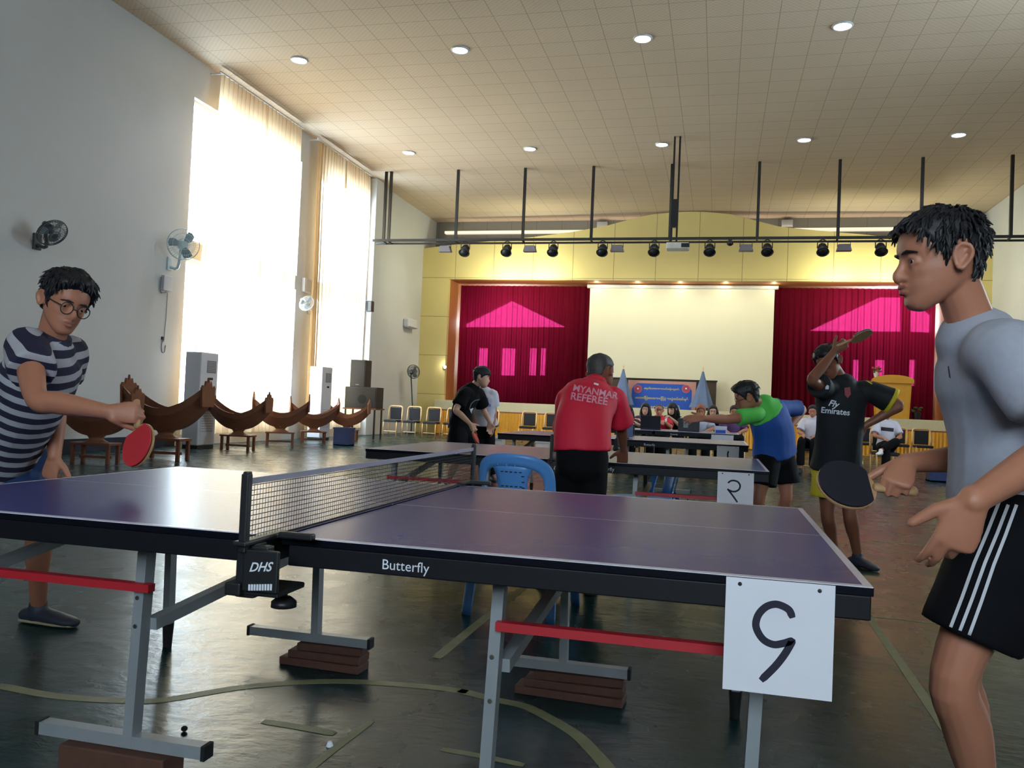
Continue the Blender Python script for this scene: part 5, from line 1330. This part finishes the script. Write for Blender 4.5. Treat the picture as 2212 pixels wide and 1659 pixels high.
b.cloth('trousers', lambda m: (b.torso(m, .014, -.2, .0, 1.0), b.leg(m, 'L', .01, 1.9, .01), b.leg(m, 'R', .01, 1.9, .01)), M['black_cloth'], .013); b.shoes(M['dark_shoe'])

# --- people sitting at the far side
M['purple_cloth'] = mat('purple_cloth', (92, 62, 112), .8); M['plum_cloth'] = mat('plum_cloth', (60, 34, 62), .8); M['tan_scarf'] = mat('brown_patterned_scarf', (150, 92, 70), .8, var=.3, scale=40); M['pale_cloth'] = mat('pale_blue_cloth', (170, 176, 196), .8)
M['cream_cloth'] = mat('cream_trousers', (196, 186, 140), .8); M['dark_band'] = mat('dark_print', (44, 40, 46), .8); M['white_shoe'] = mat('white_shoe', (220, 218, 220), .6)
def sitter(label, px, py, D, shirt, legs, hair=('short', .02, None), skin='skin', fy=(0, -1), arms='lap', chair=None, dz=0, tilt=0, cross=False, k=.95):
    h = at(px, py, D); gx, gy = h.x, h.y; f = V((fy[0], fy[1], 0)).normalized(); l = V((0, 0, 1)).cross(f); z0 = .6+dz
    # seated height follows the head, hips and knees follow the seat
    P = V((gx, gy, z0))-f*.02; N = V((gx+tilt*.1, gy, h.z-.155))-f*.035; g = lambda a, b, z: V((gx, gy, 0))+l*a+f*b+V((0, 0, z))
    jj = dict(P=P, N=N, H=h, SL=N+l*.17-V((0, 0, .06)), SR=N-l*.17-V((0, 0, .06)))
    jj['EL'] = g(.24, .08, z0+.22); jj['ER'] = g(-.24, .08, z0+.22)
    if arms == 'lap': jj['WL'] = g(.1, .28, z0+.16); jj['WR'] = g(-.1, .28, z0+.16)
    elif arms == 'table': jj['WL'] = g(.1, .33, z0+.33); jj['WR'] = g(-.1, .33, z0+.33)
    elif arms == 'face': jj['WL'] = h+l*.05+f*.12-V((0, 0, .16)); jj['WR'] = g(-.1, .3, z0+.3)
    elif arms == 'phone': jj['WL'] = g(.06, .3, z0+.42); jj['WR'] = g(-.08, .3, z0+.42)
    jj.update(HL=g(.09, 0, z0), HR=g(-.09, 0, z0), KL=g(.12, .42, z0+.03), KR=g(-.12, .42, z0+.03), AL=g(.12, .45, .09), AR=g(-.12, .45, .09), TL=f, TR=f)
    if cross: jj['KL'] = g(.06, .4, z0+.12); jj['AL'] = g(-.24, .52, z0-.06); jj['TL'] = f-l*.6
    b = Body(label, jj, f-V((0, 0, .15)), V((0, 0, 1))+l*tilt, skin, k, .011)
    hd = f-V((0, 0, .2)); b.make_skin({'L': (hd if arms != 'face' else V((0, 0, 1))-l*.3, V((0, 0, 1)) if arms != 'face' else f, -l, dict(curls=RELAX)), 'R': (hd, V((0, 0, 1)), l, dict(curls=RELAX))})
    b.face()
    if hair: b.hair(hair[0], hair[1], px*.1, None, 'hair', hair[2])
    b.shirt = b.cloth('shirt', lambda m: (b.torso(m, .024, -.04, .955, 1.0, (True, False)), b.arm(m, 'L', .02, .8, slack=.012), b.arm(m, 'R', .02, .8, slack=.012)), shirt, .014, (.006, 5))
    b.cloth('trousers', lambda m: (b.torso(m, .016, -.1, .06, 1.0), b.leg(m, 'L', .012, 1.85, .01), b.leg(m, 'R', .012, 1.85, .01)), legs, .014); b.shoes(M['white_shoe'] if cross else M['dark_shoe'])
    c = dup(bc, (gx-f.x*.02, gy-f.y*.02, dz-.0), math.atan2(-f.x, f.y)+PI, chair); c['group'] = 'banquet chairs behind the far table'; return b
b = sitter('seated person with dark hair at the red shirted man\'s elbow, hand to the mouth', 1356, 889, 16.5, M['plum_cloth'], M['black_cloth'], ('fringe', .03, .3), 'skin_light', (0, -1), 'face', 'banquet chair under the person with a hand to the mouth')
b = sitter('seated person with long dark hair in dark purple, facing the camera', 1394, 884, 17.6, M['plum_cloth'], M['black_cloth'], ('long', .022, .36), 'skin_light', (0, -1), 'table', 'banquet chair under the person in dark purple')
b = sitter('seated bald person in a red and white shirt at the far table', 1424, 886, 16.4, M['red_shirt'], M['black_cloth'], None, 'skin', (0, -1), 'table', 'banquet chair under the bald person in red')
b.hair('crop', .003, 3, None, 'hair_grey')
for x0 in (1400, 1436): project(flat_poly([(x0, 905), (x0+5, 902), (x0+5, 910), (x0+1, 912)], 16), b.shirt, b.root, 'shoulder_patch', M['white_ink'])
b = sitter('seated person with very long black hair looking down at her hands', 1452, 884, 18.0, M['black_cloth'], M['black_cloth'], ('fringe', .026, .42), 'skin_light', (-.4, -1), 'phone', 'banquet chair under the person with very long hair')
b = sitter('seated person in a brown head scarf below the right flag', 1514, 889, 16.5, M['pale_cloth'], M['black_cloth'], None, 'skin', (0, -1), 'lap', 'banquet chair under the person in the head scarf')
mb = MB(); hair_mesh(mb, b.T, 'long', .03, 4); mb.limb([b.T(V((0, -.02, -.1))), b.T(V((0, -.03, -.24)))], [.09, .15], 14); b.part('head_scarf', mb, M['tan_scarf'])
b = sitter('seated person in a black top right of the one in the head scarf', 1540, 889, 17.3, M['black_cloth'], M['black_cloth'], ('short', .02, .2), 'skin_light', (0, -1), 'lap', 'banquet chair under the person in the black top')
b = sitter('seated person in a purple tee behind the outstretched arm', 1586, 890, 16.8, M['purple_cloth'], M['black_cloth'], ('short', .022, None), 'skin', (0, -1), 'lap', 'golden chair under the person in the purple tee')
b = sitter('seated person in a white shirt and dark trousers between two players', 1756, 889, 17.0, M['white_tee'], M['black_cloth'], ('short', .022, None), 'skin', (-.3, -1), 'lap', 'banquet chair under the person in the white shirt')
b = sitter('seated person in a white tee with a dark chest band, legs crossed', 1916, 893, 16.6, M['white_tee'], M['black_cloth'], ('short', .022, None), 'skin', (.1, -1), 'lap', 'banquet chair under the cross legged person', 0, 0, True)
project(flat_poly([(1903, 922), (1931, 925), (1930, 933), (1903, 930)], 16), b.shirt, b.root, 'chest_band', M['dark_band'])
if __name__ == '__main__' and False:
    for k, v in LEN.items(): print(k, v)
